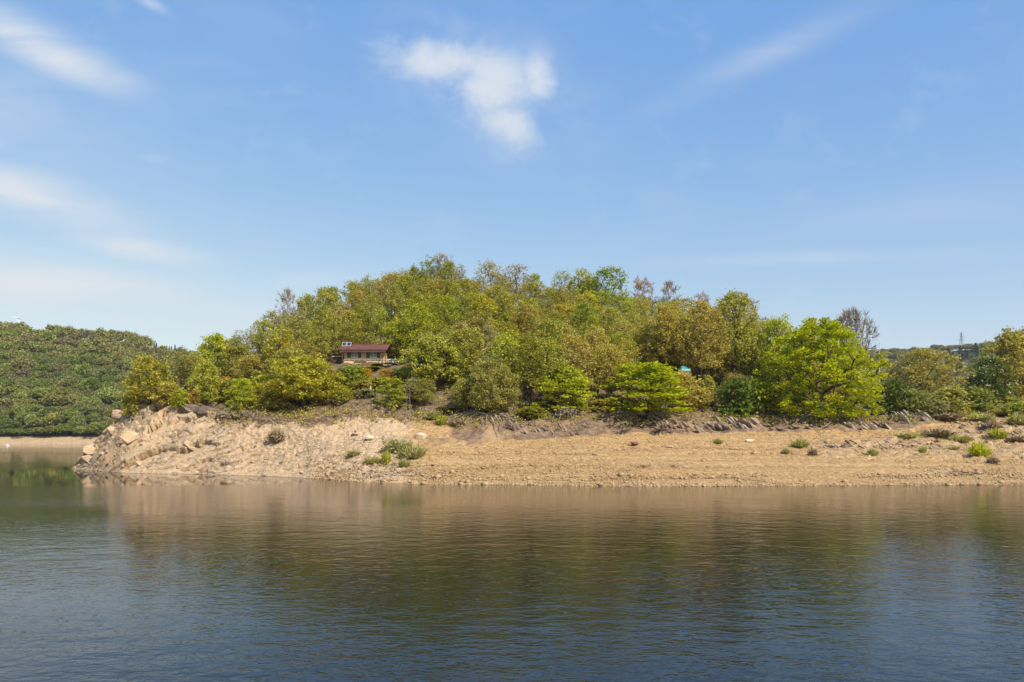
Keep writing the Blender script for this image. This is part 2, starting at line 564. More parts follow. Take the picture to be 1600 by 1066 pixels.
# ------------------------------------------------------------------ island terrain
#      px    W     yB   DB    yT   DT    yC   DC
TAB = [
    (115, 141, 731, 143, 731, 145, 735, 150),
    (135, 138, 716, 141, 702, 145, 703, 150),
    (160, 131, 713, 136, 684, 144, 685, 152),
    (190, 126, 702, 132, 655, 144, 650, 152),
    (225, 124.5, 690, 131, 632, 142, 622, 154),
    (270, 123, 684, 131, 626, 139, 594, 162),
    (300, 122, 687, 129, 645, 136, 588, 166),
    (350, 119, 690, 127, 650, 133, 575, 172),
    (400, 117, 692, 125, 650, 131, 560, 180),
    (450, 113, 697, 122, 652, 129, 541, 187),
    (500, 109, 700, 119, 652, 127, 520, 192),
    (560, 102, 704, 115, 648, 126, 502, 197),
    (620, 99, 706, 113, 652, 126, 490, 200),
    (680, 97.5, 699, 115, 652, 126, 478, 200),
    (740, 96.5, 693, 118, 658, 124, 478, 200),
    (800, 96, 689, 120, 657, 125, 489, 200),
    (900, 94.5, 682, 122, 654, 128, 503, 200),
    (1000, 93, 678, 124, 652, 130, 519, 198),
    (1100, 93.5, 676, 126, 653, 131, 543, 192),
    (1200, 94, 675, 127, 657, 132, 578, 185),
    (1300, 94.5, 674, 128, 657, 132, 614, 175),
    (1400, 95, 672, 130, 654, 135, 627, 170),
    (1450, 95.5, 665, 133, 650, 137, 634, 165),
    (1520, 95.8, 657, 138, 648, 142, 636, 165),
    (1600, 96, 651, 141, 641, 147, 634, 168),
    (2000, 97, 648, 145, 640, 150, 632, 170),
]


def zof(y, D):
    return CH + (HY - y) / F * D


_T = np.array(TAB, dtype=float)
_px = np.concatenate([[20, 85, 104], _T[:, 0]])
_cols = {}
for k, (col_y, col_d) in {'B': (2, 3), 'T': (4, 5), 'C': (6, 7)}.items():
    z = zof(_T[:, col_y], _T[:, col_d])
    _cols['z' + k] = np.concatenate([[-4, -3, -1.2], z])
    _cols['D' + k] = np.concatenate([[_T[0, col_d]] * 3, _T[:, col_d]])
_cols['zW'] = np.concatenate([[-4, -3, -1.3], np.zeros(len(_T))])
_cols['DW'] = np.concatenate([[141] * 3, _T[:, 1]])
HOUSE_PX, HOUSE_D, HOUSE_Z = 568.0, 150.0, 19.35


def ctrl(px):
    c = {k: np.interp(px, _px, v) for k, v in _cols.items()}
    Ds = [c['DW'] - 16, c['DW'], c['DB'], c['DT'], (c['DT'] + c['DC']) / 2, c['DC'], c['DC'] + 38, c['DC'] + 110]
    zs = [np.minimum(-3.6, c['zW'] - 1), c['zW'], c['zB'], c['zT'], c['zT'] + (c['zC'] - c['zT']) * 0.53, c['zC'], c['zC'] - np.where(c['zC'] > 14, 5, 1.0), np.full_like(c['zC'], -4)]
    return Ds, zs


def H(px, D):
    """ground height on the ray of column px at distance D (arrays)"""
    px, D = np.asarray(px, float), np.asarray(D, float)
    Ds, zs = ctrl(px)
    z = np.where(D < Ds[0], zs[0], zs[-1])
    for i in range(len(Ds) - 1):
        t = (D - Ds[i]) / (Ds[i + 1] - Ds[i])
        inside = (t >= 0) & (t <= 1)
        tt = t
        if i == 1:      # beach: slightly hollow
            tt = t - 0.10 * np.sin(np.pi * np.clip(t, 0, 1))
        z = np.where(inside, zs[i] + (zs[i + 1] - zs[i]) * tt, z)
    x = (px - 800) / F * D
    veg = sstep(D, Ds[3] - 2, Ds[3] + 6)
    z = z + veg * fbm(x * 0.09, D * 0.09, 3) * 2.2
    w = sstep(px, HOUSE_PX - 75, HOUSE_PX - 45) * sstep(-px, -HOUSE_PX - 78, -HOUSE_PX - 48) * sstep(D, HOUSE_D - 8, HOUSE_D - 3) * sstep(-D, -HOUSE_D - 14, -HOUSE_D - 8)
    return z + (HOUSE_Z - z) * w


def P(px, D, z=None):
    """world point on the ray of photo column px, D metres ahead"""
    return Vector(((px - 800) / F * D, D, float(H(px, D)) if z is None else z))


def rowof(z, D):
    return HY - (z - CH) / D * F


def depth_at(px, y, lo=None, hi=None):
    """distance at which the ground of column px shows at photo row y"""
    Ds, zs = ctrl(np.array(float(px)))
    d = np.linspace(float(Ds[1]), float(Ds[5]), 400)
    r = rowof(H(np.full_like(d, px), d), d)
    vis = np.minimum.accumulate(r)
    k = int(np.argmax(vis <= y)) if (vis <= y).any() else 399
    return float(d[k])


def build_island():
    pxs = np.concatenate([np.arange(20, 100, 8), np.arange(100, 700, 1.8), np.arange(700, 1640, 3.4), np.arange(1650, 2010, 24)])
    Ds, zs = ctrl(pxs)
    seg = [8, 95, 60, 40, 40, 10, 10]
    D = np.concatenate([Ds[i] + (Ds[i + 1] - Ds[i]) * (np.arange(n)[:, None] / n) for i, n in enumerate(seg)] + [Ds[-1][None, :]])
    PX = np.broadcast_to(pxs, D.shape)
    z = H(PX, D)
    X = (PX - 800) / F * D
    Y = D.copy()
    W, B, T = Ds[1], Ds[2], Ds[3]
    rock = (1 - sstep(PX, 560, 720)) * sstep(D, W - 6, W - 1) * (1 - sstep(D, T - 0.5, T + 4))
    rock = np.maximum(rock, (1 - sstep(PX, 240, 330)) * sstep(D, W - 6, W))
    PXn = PX + fbm(X * 0.3, D * 0.3, 77) * 160
    bank = sstep(PXn, 640, 740) * sstep(D + fbm(X * 0.4, D * 0.4, 78) * 3, B - 0.6, B + 0.8) * (1 - sstep(D, T + 1, T + 5))
    bank = np.maximum(bank, sstep(D + fbm(X * 0.25, D * 0.3, 79) * 7, T - 2.8, T + 0.2) * sstep(PX, 300, 380))
    wood = sstep(D, T + 1, T + 6) * sstep(PX, 230, 330)
    # rock blocks: tilted cells with steps between them and deep joints
    s = D * 0.85 + z * 0.9
    a = R(15) + fbm(X * 0.05, s * 0.05, 90) * 0.5
    rx, ry = X * np.cos(a) + s * np.sin(a), -X * np.sin(a) + s * np.cos(a)
    big = 1 - sstep(PX, 300, 430) * 0.7
    jx, jy = fbm(X * 0.35, s * 0.35, 21) * 2.6, fbm(X * 0.35, s * 0.35, 31) * 2.6
    f1, f2, cid, cx, cy = voro((rx + jx) / 4.2, (ry + jy) / 2.6, 1)
    g1, g2, gid, gx, gy = voro((rx + jx) / 1.5, (ry + jy) / 1.05, 2)
    disp = (cid - 0.5) * 2.6 - 1.9 * np.exp(-((f2 - f1) / 0.045) ** 2) + cx * 1.0 - cy * 1.1
    disp = disp * big + ((gid - 0.5) * 0.34 + gx * 0.22 - gy * 0.3 - 0.4 * np.exp(-((g2 - g1) / 0.06) ** 2)) * (0.6 + 0.4 * (1 - big))
    disp += fbm(X * 1.1, s * 1.1, 5, 4) * 0.45
    # vertical fissures of the middle part of the slope
    f3, f4, hid, hx, hy = voro(X / 1.15 + jx * 0.3, s / 3.4, 8)
    disp += sstep(PX, 300, 420) * ((hid - 0.5) * 0.55 - 0.5 * np.exp(-((f4 - f3) / 0.07) ** 2))
    at_shore = 0.25 + 0.75 * sstep(D, W, W + 2.5)
    disp *= rock * at_shore * 0.56
    Y = Y - disp * 0.62
    X = X + disp * 0.12
    Z = z + disp * 0.55
    # earth bank: rough, undercut gullies
    g = fbm(X * 0.55, D * 0.4, 41, 4)
    gul = np.abs(fbm(X * 0.33, D * 0.05, 44, 3))
    Z += bank * (g * 1.3 + gul * 1.0 - 0.3)
    Y += bank * fbm(X * 0.5, z * 0.6, 47, 4) * 2.2
    # beach: faint terraces of falling water levels
    beach = (1 - rock) * sstep(D, W + 0.5, W + 4) * (1 - sstep(D, B - 2, B))
    Z += beach * (0.08 * np.clip(1.6 * np.sin(z * 7.0 + fbm(X * 0.05, D * 0.15, 60) * 7), -1, 0.5) + fbm(X * 0.5, D * 0.9, 61, 4) * 0.13 + fbm(X * 0.1, D * 0.2, 62) * 0.5)
    stony = sstep(PX, 1180, 1300) * beach * sstep(rowof(z, D), 724, 712) if False else sstep(PX, 1180, 1300) * beach * (1 - sstep(rowof(z, D), 712, 726))
    q1, q2, qid, qx, qy = voro(X / 1.6 + D * 0.15, D / 1.5, 71)
    Z += stony * ((qid - 0.5) * 0.5 + qx * 0.35)
    zone = np.zeros((*D.shape, 4))
    zone[..., 0] = wood
    zone[..., 1] = np.maximum(rock, stony * 0.45)
    zone[..., 2] = np.maximum(bank, stony * 0.38 * (qid > 0.55))
    # the trodden track that climbs to the right
    yr = rowof(z, D)
    trk = np.interp(PX, [1280, 1340, 1400, 1450, 1500, 1545, 1620], [690, 683, 674, 667, 660, 655, 651])
    tm = np.exp(-((yr - trk) / 2.6) ** 2) * sstep(PX, 1270, 1310)
    for k in (0, 1, 2):
        zone[..., k] *= 1 - tm
    zone[..., 3] = 1
    n, k = D.shape
    i = np.arange(n - 1)[:, None] * k + np.arange(k - 1)[None, :]
    f = np.stack([i, i + 1, i + k + 1, i + k], -1).reshape(-1, 4)
    me = mesh('island', np.stack([X, Y, Z], -1).reshape(-1, 3), f, [GROUND], smooth=True)
    fr = rock.reshape(-1)[f].mean(1)
    fx = PX.reshape(-1)[f].mean(1)
    me.polygons.foreach_set('use_smooth', np.ones(len(fx), dtype=bool))
    at = me.color_attributes.new('zone', 'FLOAT_COLOR', 'POINT')
    at.data.foreach_set('color', zone.reshape(-1).astype(np.float32))
    o = obj('island', me)
    tag(o, kind='structure')
    return o


ISLAND = build_island()

# lake
lake = obj('lake', mesh('lake', [(-1900, -300, 0), (1900, -300, 0), (1900, 3200, 0), (-1900, 3200, 0)], [(0, 1, 2, 3)], [water_mat()]))
tag(lake, kind='structure')


# ------------------------------------------------------------------ far hills
def hill_mat(name, a, b, shore):
    m, t = new_mat(name)
    pos = t.n('ShaderNodeNewGeometry').outputs['Position']
    sp = t.n('ShaderNodeSeparateXYZ')
    t.put(sp.inputs[0], pos)
    n = t.noise(pos, 0.03, 6, 0.65)
    n2 = t.noise(pos, 0.5, 5, 0.65)
    c = t.mix(t.ss(n, 0.3, 0.7), a, b)
    sh = t.mix(t.ss(n2, 0.3, 0.7), tuple(q * 0.7 for q in shore), shore)
    zz = t.m('ADD', sp.outputs[2], t.m('MULTIPLY', t.m('SUBTRACT', n2, 0.5), 2.0))
    finish(t, pbr(t, t.mix(t.ss(zz, 4.3, 5.6), sh, c), 0.95, t.bump(n2, 0.8, 0.8), 0.1).outputs[0])
    return m


LH_P = [-900, -500, -200, 0, 60, 130, 200, 250, 290, 340, 420, 520]
LH_Y = [500, 505, 512, 522, 526, 530, 535, 545, 553, 568, 600, 640]      # ground crest row (trees stand above it)
LH_S = [520, 525, 530, 533, 533, 533, 536, 540, 545, 552, 560, 570]      # shore distance


def left_hill(px, t):
    """t=0 shore .. 1 crest; returns x,y,z"""
    S = np.interp(px, LH_P, LH_S)
    Y = np.interp(px, LH_P, LH_Y)
    D = S + 330 * np.clip(t, -0.2, 2.0)
    zc = CH + (HY - Y) / F * (S + 330)
    beach = 5.0
    z = np.where(t < 0.03, beach * t / 0.03, beach + (zc - beach) * ((np.clip(t, 0, 1) - 0.03) / 0.97) ** 0.92)
    z = np.where(t > 1, zc + 8 * (1 - np.exp(-(t - 1) * 2)), z)
    x = (px - 800) / F * D
    z = z + np.where(t > 0.05, 1, 0) * fbm(x * 0.012, D * 0.012, 81) * 16 * np.clip(t * 3, 0, 1) * (1 - np.clip(t, 0, 1) * 0.6)
    return x, D, z


def right_hill(px, t):
    Y = np.interp(px, [1180, 1300, 1360, 1420, 1480, 1530, 1580, 1640, 1800, 2300], [585, 560, 553, 553, 549, 546, 541, 534, 520, 500])
    D = 720 + 480 * t
    zc = CH + (HY - Y) / F * 1200
    z = np.where(t < 0.02, 5 * t / 0.02, 5 + (zc - 5) * ((np.clip(t, 0, 1) - 0.02).clip(0) / 0.98) ** 0.95)
    x = (px - 800) / F * D
    z = z + fbm(x * 0.01, D * 0.01, 91) * 18 * np.clip(t * 3, 0, 1) * (1 - np.clip(t, 0, 1) * 0.7)
    return x, D, z


def grid_hill(name, fn, pxs, ts, m):
    PX, TT = np.meshgrid(pxs, ts)
    x, y, z = fn(PX, TT)
    z = np.where(TT < 0, -6 * np.abs(TT) * 10, z)
    n, k = PX.shape
    i = np.arange(n - 1)[:, None] * k + np.arange(k - 1)[None, :]
    f = np.stack([i, i + 1, i + k + 1, i + k], -1).reshape(-1, 4)
    o = obj(name, mesh(name, np.stack([x, y, z], -1).reshape(-1, 3), f, [m], smooth=True))
    return tag(o, kind='structure')


TS = np.concatenate([[-0.1], np.arange(0, 0.1, 0.006), np.arange(0.1, 1.06, 0.04), [1.2, 1.5, 2.0]])
grid_hill('hillside', left_hill, np.arange(-900, 521, 10), TS, hill_mat('far_hill_floor', (0.045, 0.055, 0.022), (0.09, 0.085, 0.04), (0.42, 0.31, 0.19)))
grid_hill('hillside', right_hill, np.arange(1180, 2301, 14), TS, hill_mat('right_hill_floor', (0.05, 0.055, 0.025), (0.10, 0.09, 0.045), (0.36, 0.27, 0.17)))


# ------------------------------------------------------------------ trees
def leaves(centres, m, rad, flat, size, rng, up=0.5, shape=1.5):
    """m leaf-sized faces round each centre; returns verts, faces, tone"""
    n = len(centres)
    c = np.repeat(centres, m, 0)
    k = len(c)
    r = np.repeat(rad * rng.uniform(0.65, 1.25, n), m)[:, None] if np.ndim(rad) == 0 else np.repeat(rad, m)[:, None]
    d = rng.normal(size=(k, 3)) * 0.52
    d[:, 2] *= flat
    c = c + d * r
    nrm = rng.normal(size=(k, 3))
    nrm[:, 2] = np.abs(nrm[:, 2]) + up
    nrm /= np.linalg.norm(nrm, axis=1)[:, None]
    t = np.cross(nrm, rng.normal(size=(k, 3)))
    t /= np.linalg.norm(t, axis=1)[:, None] + 1e-9
    b = np.cross(nrm, t)
    s = (size * rng.uniform(0.6, 1.35, k))[:, None]
    t, b = t * s * shape * 0.5, b * s * 0.5
    v = np.stack([c - t, c + b - t * 0.1 + nrm * s * 0.1, c + t, c - b + t * 0.1 - nrm * s * 0.05], 1).reshape(-1, 3)
    f = np.arange(k * 4).reshape(-1, 4)
    tone = np.clip(np.repeat(rng.uniform(0, 1, n), m) * 0.6 + rng.uniform(0, 0.4, k), 0, 1)
    return v, f, tone


class Skel:
    """branches grown from a trunk out to a set of points inside the crown"""
    def __init__(self, trunk):
        self.p = [np.array(trunk[0], float)]
        self.par = [-1]
        self.L = [0.0]
        for q in trunk[1:]:
            self._add(np.array(q, float), len(self.p) - 1)
        self.nt = len(self.p)

    def _add(self, q, par):
        self.p.append(q)
        self.par.append(par)
        self.L.append(self.L[par] + float(np.linalg.norm(q - self.p[par])))
        return len(self.p) - 1

    def grow(self, pts, rng, first=1, step=0.9, wig=0.10, k=0.45, lift=0.12):
        self.tips = []
        for q in pts:
            A = np.array(self.p[first:])
            cost = np.linalg.norm(A - q, axis=1) + k * np.array(self.L[first:]) + 0.6 * np.maximum(0, A[:, 2] - q[2] + 0.3)
            j = int(np.argmin(cost)) + first
            a = self.p[j]
            d = float(np.linalg.norm(q - a))
            n = max(1, int(round(d / step)))
            for i in range(1, n + 1):
                t = i / n
                w = a + (q - a) * t
                if i < n:
                    w = w + rng.normal(size=3) * wig * step + np.array([0, 0, lift * d * math.sin(math.pi * t)])
                j = self._add(w, j)
            self.tips.append(j)

    def mesh(self, r0, rtip=0.022, e=2.3, sides=(6, 4, 3)):
        n = len(self.p)
        rad = np.zeros(n)
        kids = [[] for _ in range(n)]
        for i in range(1, n):
            kids[self.par[i]].append(i)
        for i in range(n - 1, -1, -1):
            rad[i] = rtip if not kids[i] else sum(rad[c] ** e for c in kids[i]) ** (1 / e)
        s = r0 / rad[1]
        rad = np.maximum(rtip * 0.8, rad * np.where(rad * s > rtip, s, 1))
        rad[0] = rad[1] * 1.45
        b = MB()
        done = set()
        for i in range(1, n):       # chains: follow the thickest child
            if i in done:
                continue
            ch = [self.par[i], i]
            done.add(i)
            while kids[ch[-1]]:
                c = max(kids[ch[-1]], key=lambda w: rad[w])
                if c in done:
                    break
                done.add(c)
                ch.append(c)
            rr = [min(rad[c], rad[ch[1]] * 1.02) if a == 0 and ch[0] != 0 else rad[c] for a, c in enumerate(ch)]
            ns = sides[0] if rr[0] > 0.10 else sides[1] if rr[0] > 0.045 else sides[2]
            b.tube([self.p[c] for c in ch], rr, ns, cap=False)
        return b.v, b.f


def crown_points(n, rng, shape):
    """points inside the crown, more of them near its outside; shape: dict w (width), z0, z1, kind"""
    out = []
    w, z0, z1 = shape['w'] / 2, shape['z0'], shape['z1']
    lobes = [(rng.uniform(0, 6.28), rng.uniform(0.7, 1.12)) for _ in range(7)]
    while len(out) < n:
        a = rng.uniform(0, 2 * math.pi)
        t = rng.uniform(0, 1)
        if shape['kind'] == 'dome':
            rm = math.sqrt(max(0, 1 - (max(0, t - 0.28) / 0.72) ** 2)) * (0.72 + 0.28 * min(1, t / 0.28))
        elif shape['kind'] == 'tiers':
            t = (round(t * 4) + rng.normal() * 0.36) / 4
            t = min(1, max(0, t))
            rm = 1.0 - 0.62 * t ** 1.3
        elif shape['kind'] == 'vase':
            rm = 0.35 + 0.65 * math.sin(math.pi * min(1, 0.18 + 0.72 * t))
        else:
            rm = math.sqrt(max(0, 1 - (2 * t - 1) ** 2)) * 0.95 + 0.05
        lob = max(l * max(0, math.cos(a - la)) ** 2 for la, l in lobes)
        rm *= 0.68 + 0.34 * lob
        rm *= 1.0 + 0.22 * math.sin(3 * a + 5 * t + lobes[0][0]) * math.sin(7 * t + lobes[1][0])
        r = rm * rng.uniform(0, 1) ** (0.42)
        t = t * rng.uniform(0.96, 1.07)
        out.append((math.cos(a) * r * w, math.sin(a) * r * w, z0 + (z1 - z0) * t))
    out = np.array(out)
    fork = np.array([0, 0, z0 + 0.15 * (z1 - z0)])
    return out[np.argsort(np.linalg.norm(out - fork, axis=1))]


def make_variant(seed, w, h, z0, kind, n, m, rad, flat, size, r0, bare=False, lean=0.0, trunk_to=0.55, up=0.8):
    rng = np.random.default_rng(seed)
    zt = z0 + (h - z0) * trunk_to
    k = max(4, int(zt / 0.9))
    tr = [(lean * (i / k) ** 1.5 * 2 + rng.normal() * 0.12 * (i > 0), rng.normal() * 0.12 * (i > 0), zt * i / k) for i in range(k + 1)]
    tr[0] = (0, 0, -0.6)
    sk = Skel(tr)
    pts = crown_points(n, rng, dict(w=w, z0=z0, z1=h - rad * flat * 0.5, kind=kind))
    first = 2 if z0 < 1 else max(2, int(k * 0.35))
    sk.grow(pts, rng, first=first)
    tv, tf = sk.mesh(r0)
    trunk = mesh('trunk', tv, tf, [BARK_GREY if bare else BARK], smooth=True)
    if bare:        # fine twigs, slender and pointing away from the branch they end
        tips = np.array([sk.p[j] for j in sk.tips])
        dirs = tips - np.array([sk.p[sk.par[j]] for j in sk.tips])
        c = np.repeat(tips, m, 0)
        d = np.repeat(dirs / (np.linalg.norm(dirs, axis=1)[:, None] + 1e-9), m, 0) + rng.normal(size=(len(c), 3)) * 0.55
        d[:, 2] += 0.25
        d /= np.linalg.norm(d, axis=1)[:, None]
        L = rng.uniform(0.5, 1.0, len(c))[:, None] * rad * 1.6
        sd = np.cross(d, rng.normal(size=(len(c), 3)))
        sd = sd / (np.linalg.norm(sd, axis=1)[:, None] + 1e-9) * size
        mid = c + d * L * 0.5 + rng.normal(size=(len(c), 3)) * 0.05
        v = np.stack([c - sd, c + sd, mid + sd * 0.6, c + d * L], 1).reshape(-1, 3)
        f = np.arange(len(c) * 4).reshape(-1, 4)
        tone = rng.uniform(0, 1, len(c))
        ext = [0]
    else:
        v, f, tone = leaves(pts, m, rad, flat, size, rng, up)
    crown = mesh('crown', v, f, [LEAF['twig'] if bare else LEAF['olive']], tone=tone)
    vw = np.percentile(np.hypot(v[:, 0], v[:, 1]), 97) * 2
    return dict(trunk=trunk, crown=crown, w=float(vw), h=float(np.percentile(v[:, 2], 99.6)))


VAR = {
    # woodland oaks: thin spring leaf, branches showing
    'wood': [make_variant(100 + i, 6.4, 10, 2.2, ('vase', 'dome', 'vase', 'ball')[i % 4], 150, 27, 0.66, 0.85, 0.215, 0.17, lean=random.uniform(-.5, .5), trunk_to=0.7, up=0.6) for i in range(9)],
    'sparse': [make_variant(200 + i, 6.2, 10, 2.6, ('vase', 'dome')[i % 2], 140, 14, 0.66, 0.8, 0.20, 0.15, trunk_to=0.75) for i in range(5)],
    'round': [make_variant(300 + i, 8.4, 8, 1.4, 'dome', 180, 40, 0.78, 0.7, 0.225, 0.22, lean=random.uniform(-.4, .4), trunk_to=0.4) for i in range(5)],
    'tiers': [make_variant(400 + i, 10.5, 8, 0.9, 'tiers', 170, 48, 0.85, 0.36, 0.23, 0.24, lean=random.uniform(-.4, .4), trunk_to=0.6, up=1.0) for i in range(4)],
    'wide': [make_variant(440 + i, 13, 8.5, 1.5, 'dome', 300, 46, 0.78, 0.65, 0.235, 0.30, lean=random.uniform(-.5, .5), trunk_to=0.4, up=0.8) for i in range(4)],
    'tall': [make_variant(460 + i, 10.5, 15, 4.5, ('dome', 'vase')[i % 2], 300, 32, 0.8, 0.8, 0.235, 0.28, lean=random.uniform(-.5, .5), trunk_to=0.6, up=0.8) for i in range(3)],
    'bush': [make_variant(500 + i, 4.4, 3.6, 0.2, 'dome', 60, 40, 0.65, 0.75, 0.24, 0.07, trunk_to=0.3) for i in range(4)],
    'bare': [make_variant(600 + i, 6.0, 10, 2.4, ('vase', 'dome', 'vase')[i], 170, 9, 0.75, 0.6, 0.022, 0.15, bare=True, trunk_to=0.7) for i in range(3)],
    'fan': [make_variant(650, 9.5, 10, 3.2, 'dome', 300, 10, 0.85, 0.6, 0.022, 0.2, bare=True, trunk_to=0.35)],
    'big': [make_variant(700, 19, 16, 0.5, 'dome', 350, 90, 0.88, 0.6, 0.25, 0.55, trunk_to=0.35, up=0.9)],
    'oak': [make_variant(720, 13, 10, 2.4, 'dome', 210, 46, 1.05, 0.45, 0.235, 0.30, lean=0.3, trunk_to=0.35, up=0.8)],
}


def put_mat(o, m):
    o.material_slots[0].link = 'OBJECT'
    o.material_slots[0].material = m


NAMES = {'bush': 'bush', 'bare': 'bare_tree', 'fan': 'bare_tree'}


def place_tree(fam, px, D, ytop=None, wpx=None, colour='olive', label='', group=None, h=None, w=None, idx=None, name=None, cat=None, yb=None, rot=None, sink=0.15, ground=None):
    V = VAR[fam]
    v = V[random.randrange(len(V)) if idx is None else idx % len(V)]
    p = P(px, D) if ground is None else ground
    if h is None:
        h = zof(ytop, D) - p.z
    if w is None:
        w = wpx / F * D
    nm = name or NAMES.get(fam, 'oak_tree')
    t = thing(nm, label, cat or ('bush' if fam == 'bush' else 'tree'), (p.x, p.y, p.z - sink), random.uniform(0, 6.28) if rot is None else rot, group)
    s = w / v['w']
    t.scale = (s, s, max(0.2, h) / v['h'])
    a = obj('trunk', v['trunk'], t)
    c = obj('crown', v['crown'], t)
    put_mat(c, LEAF[colour])
    return t


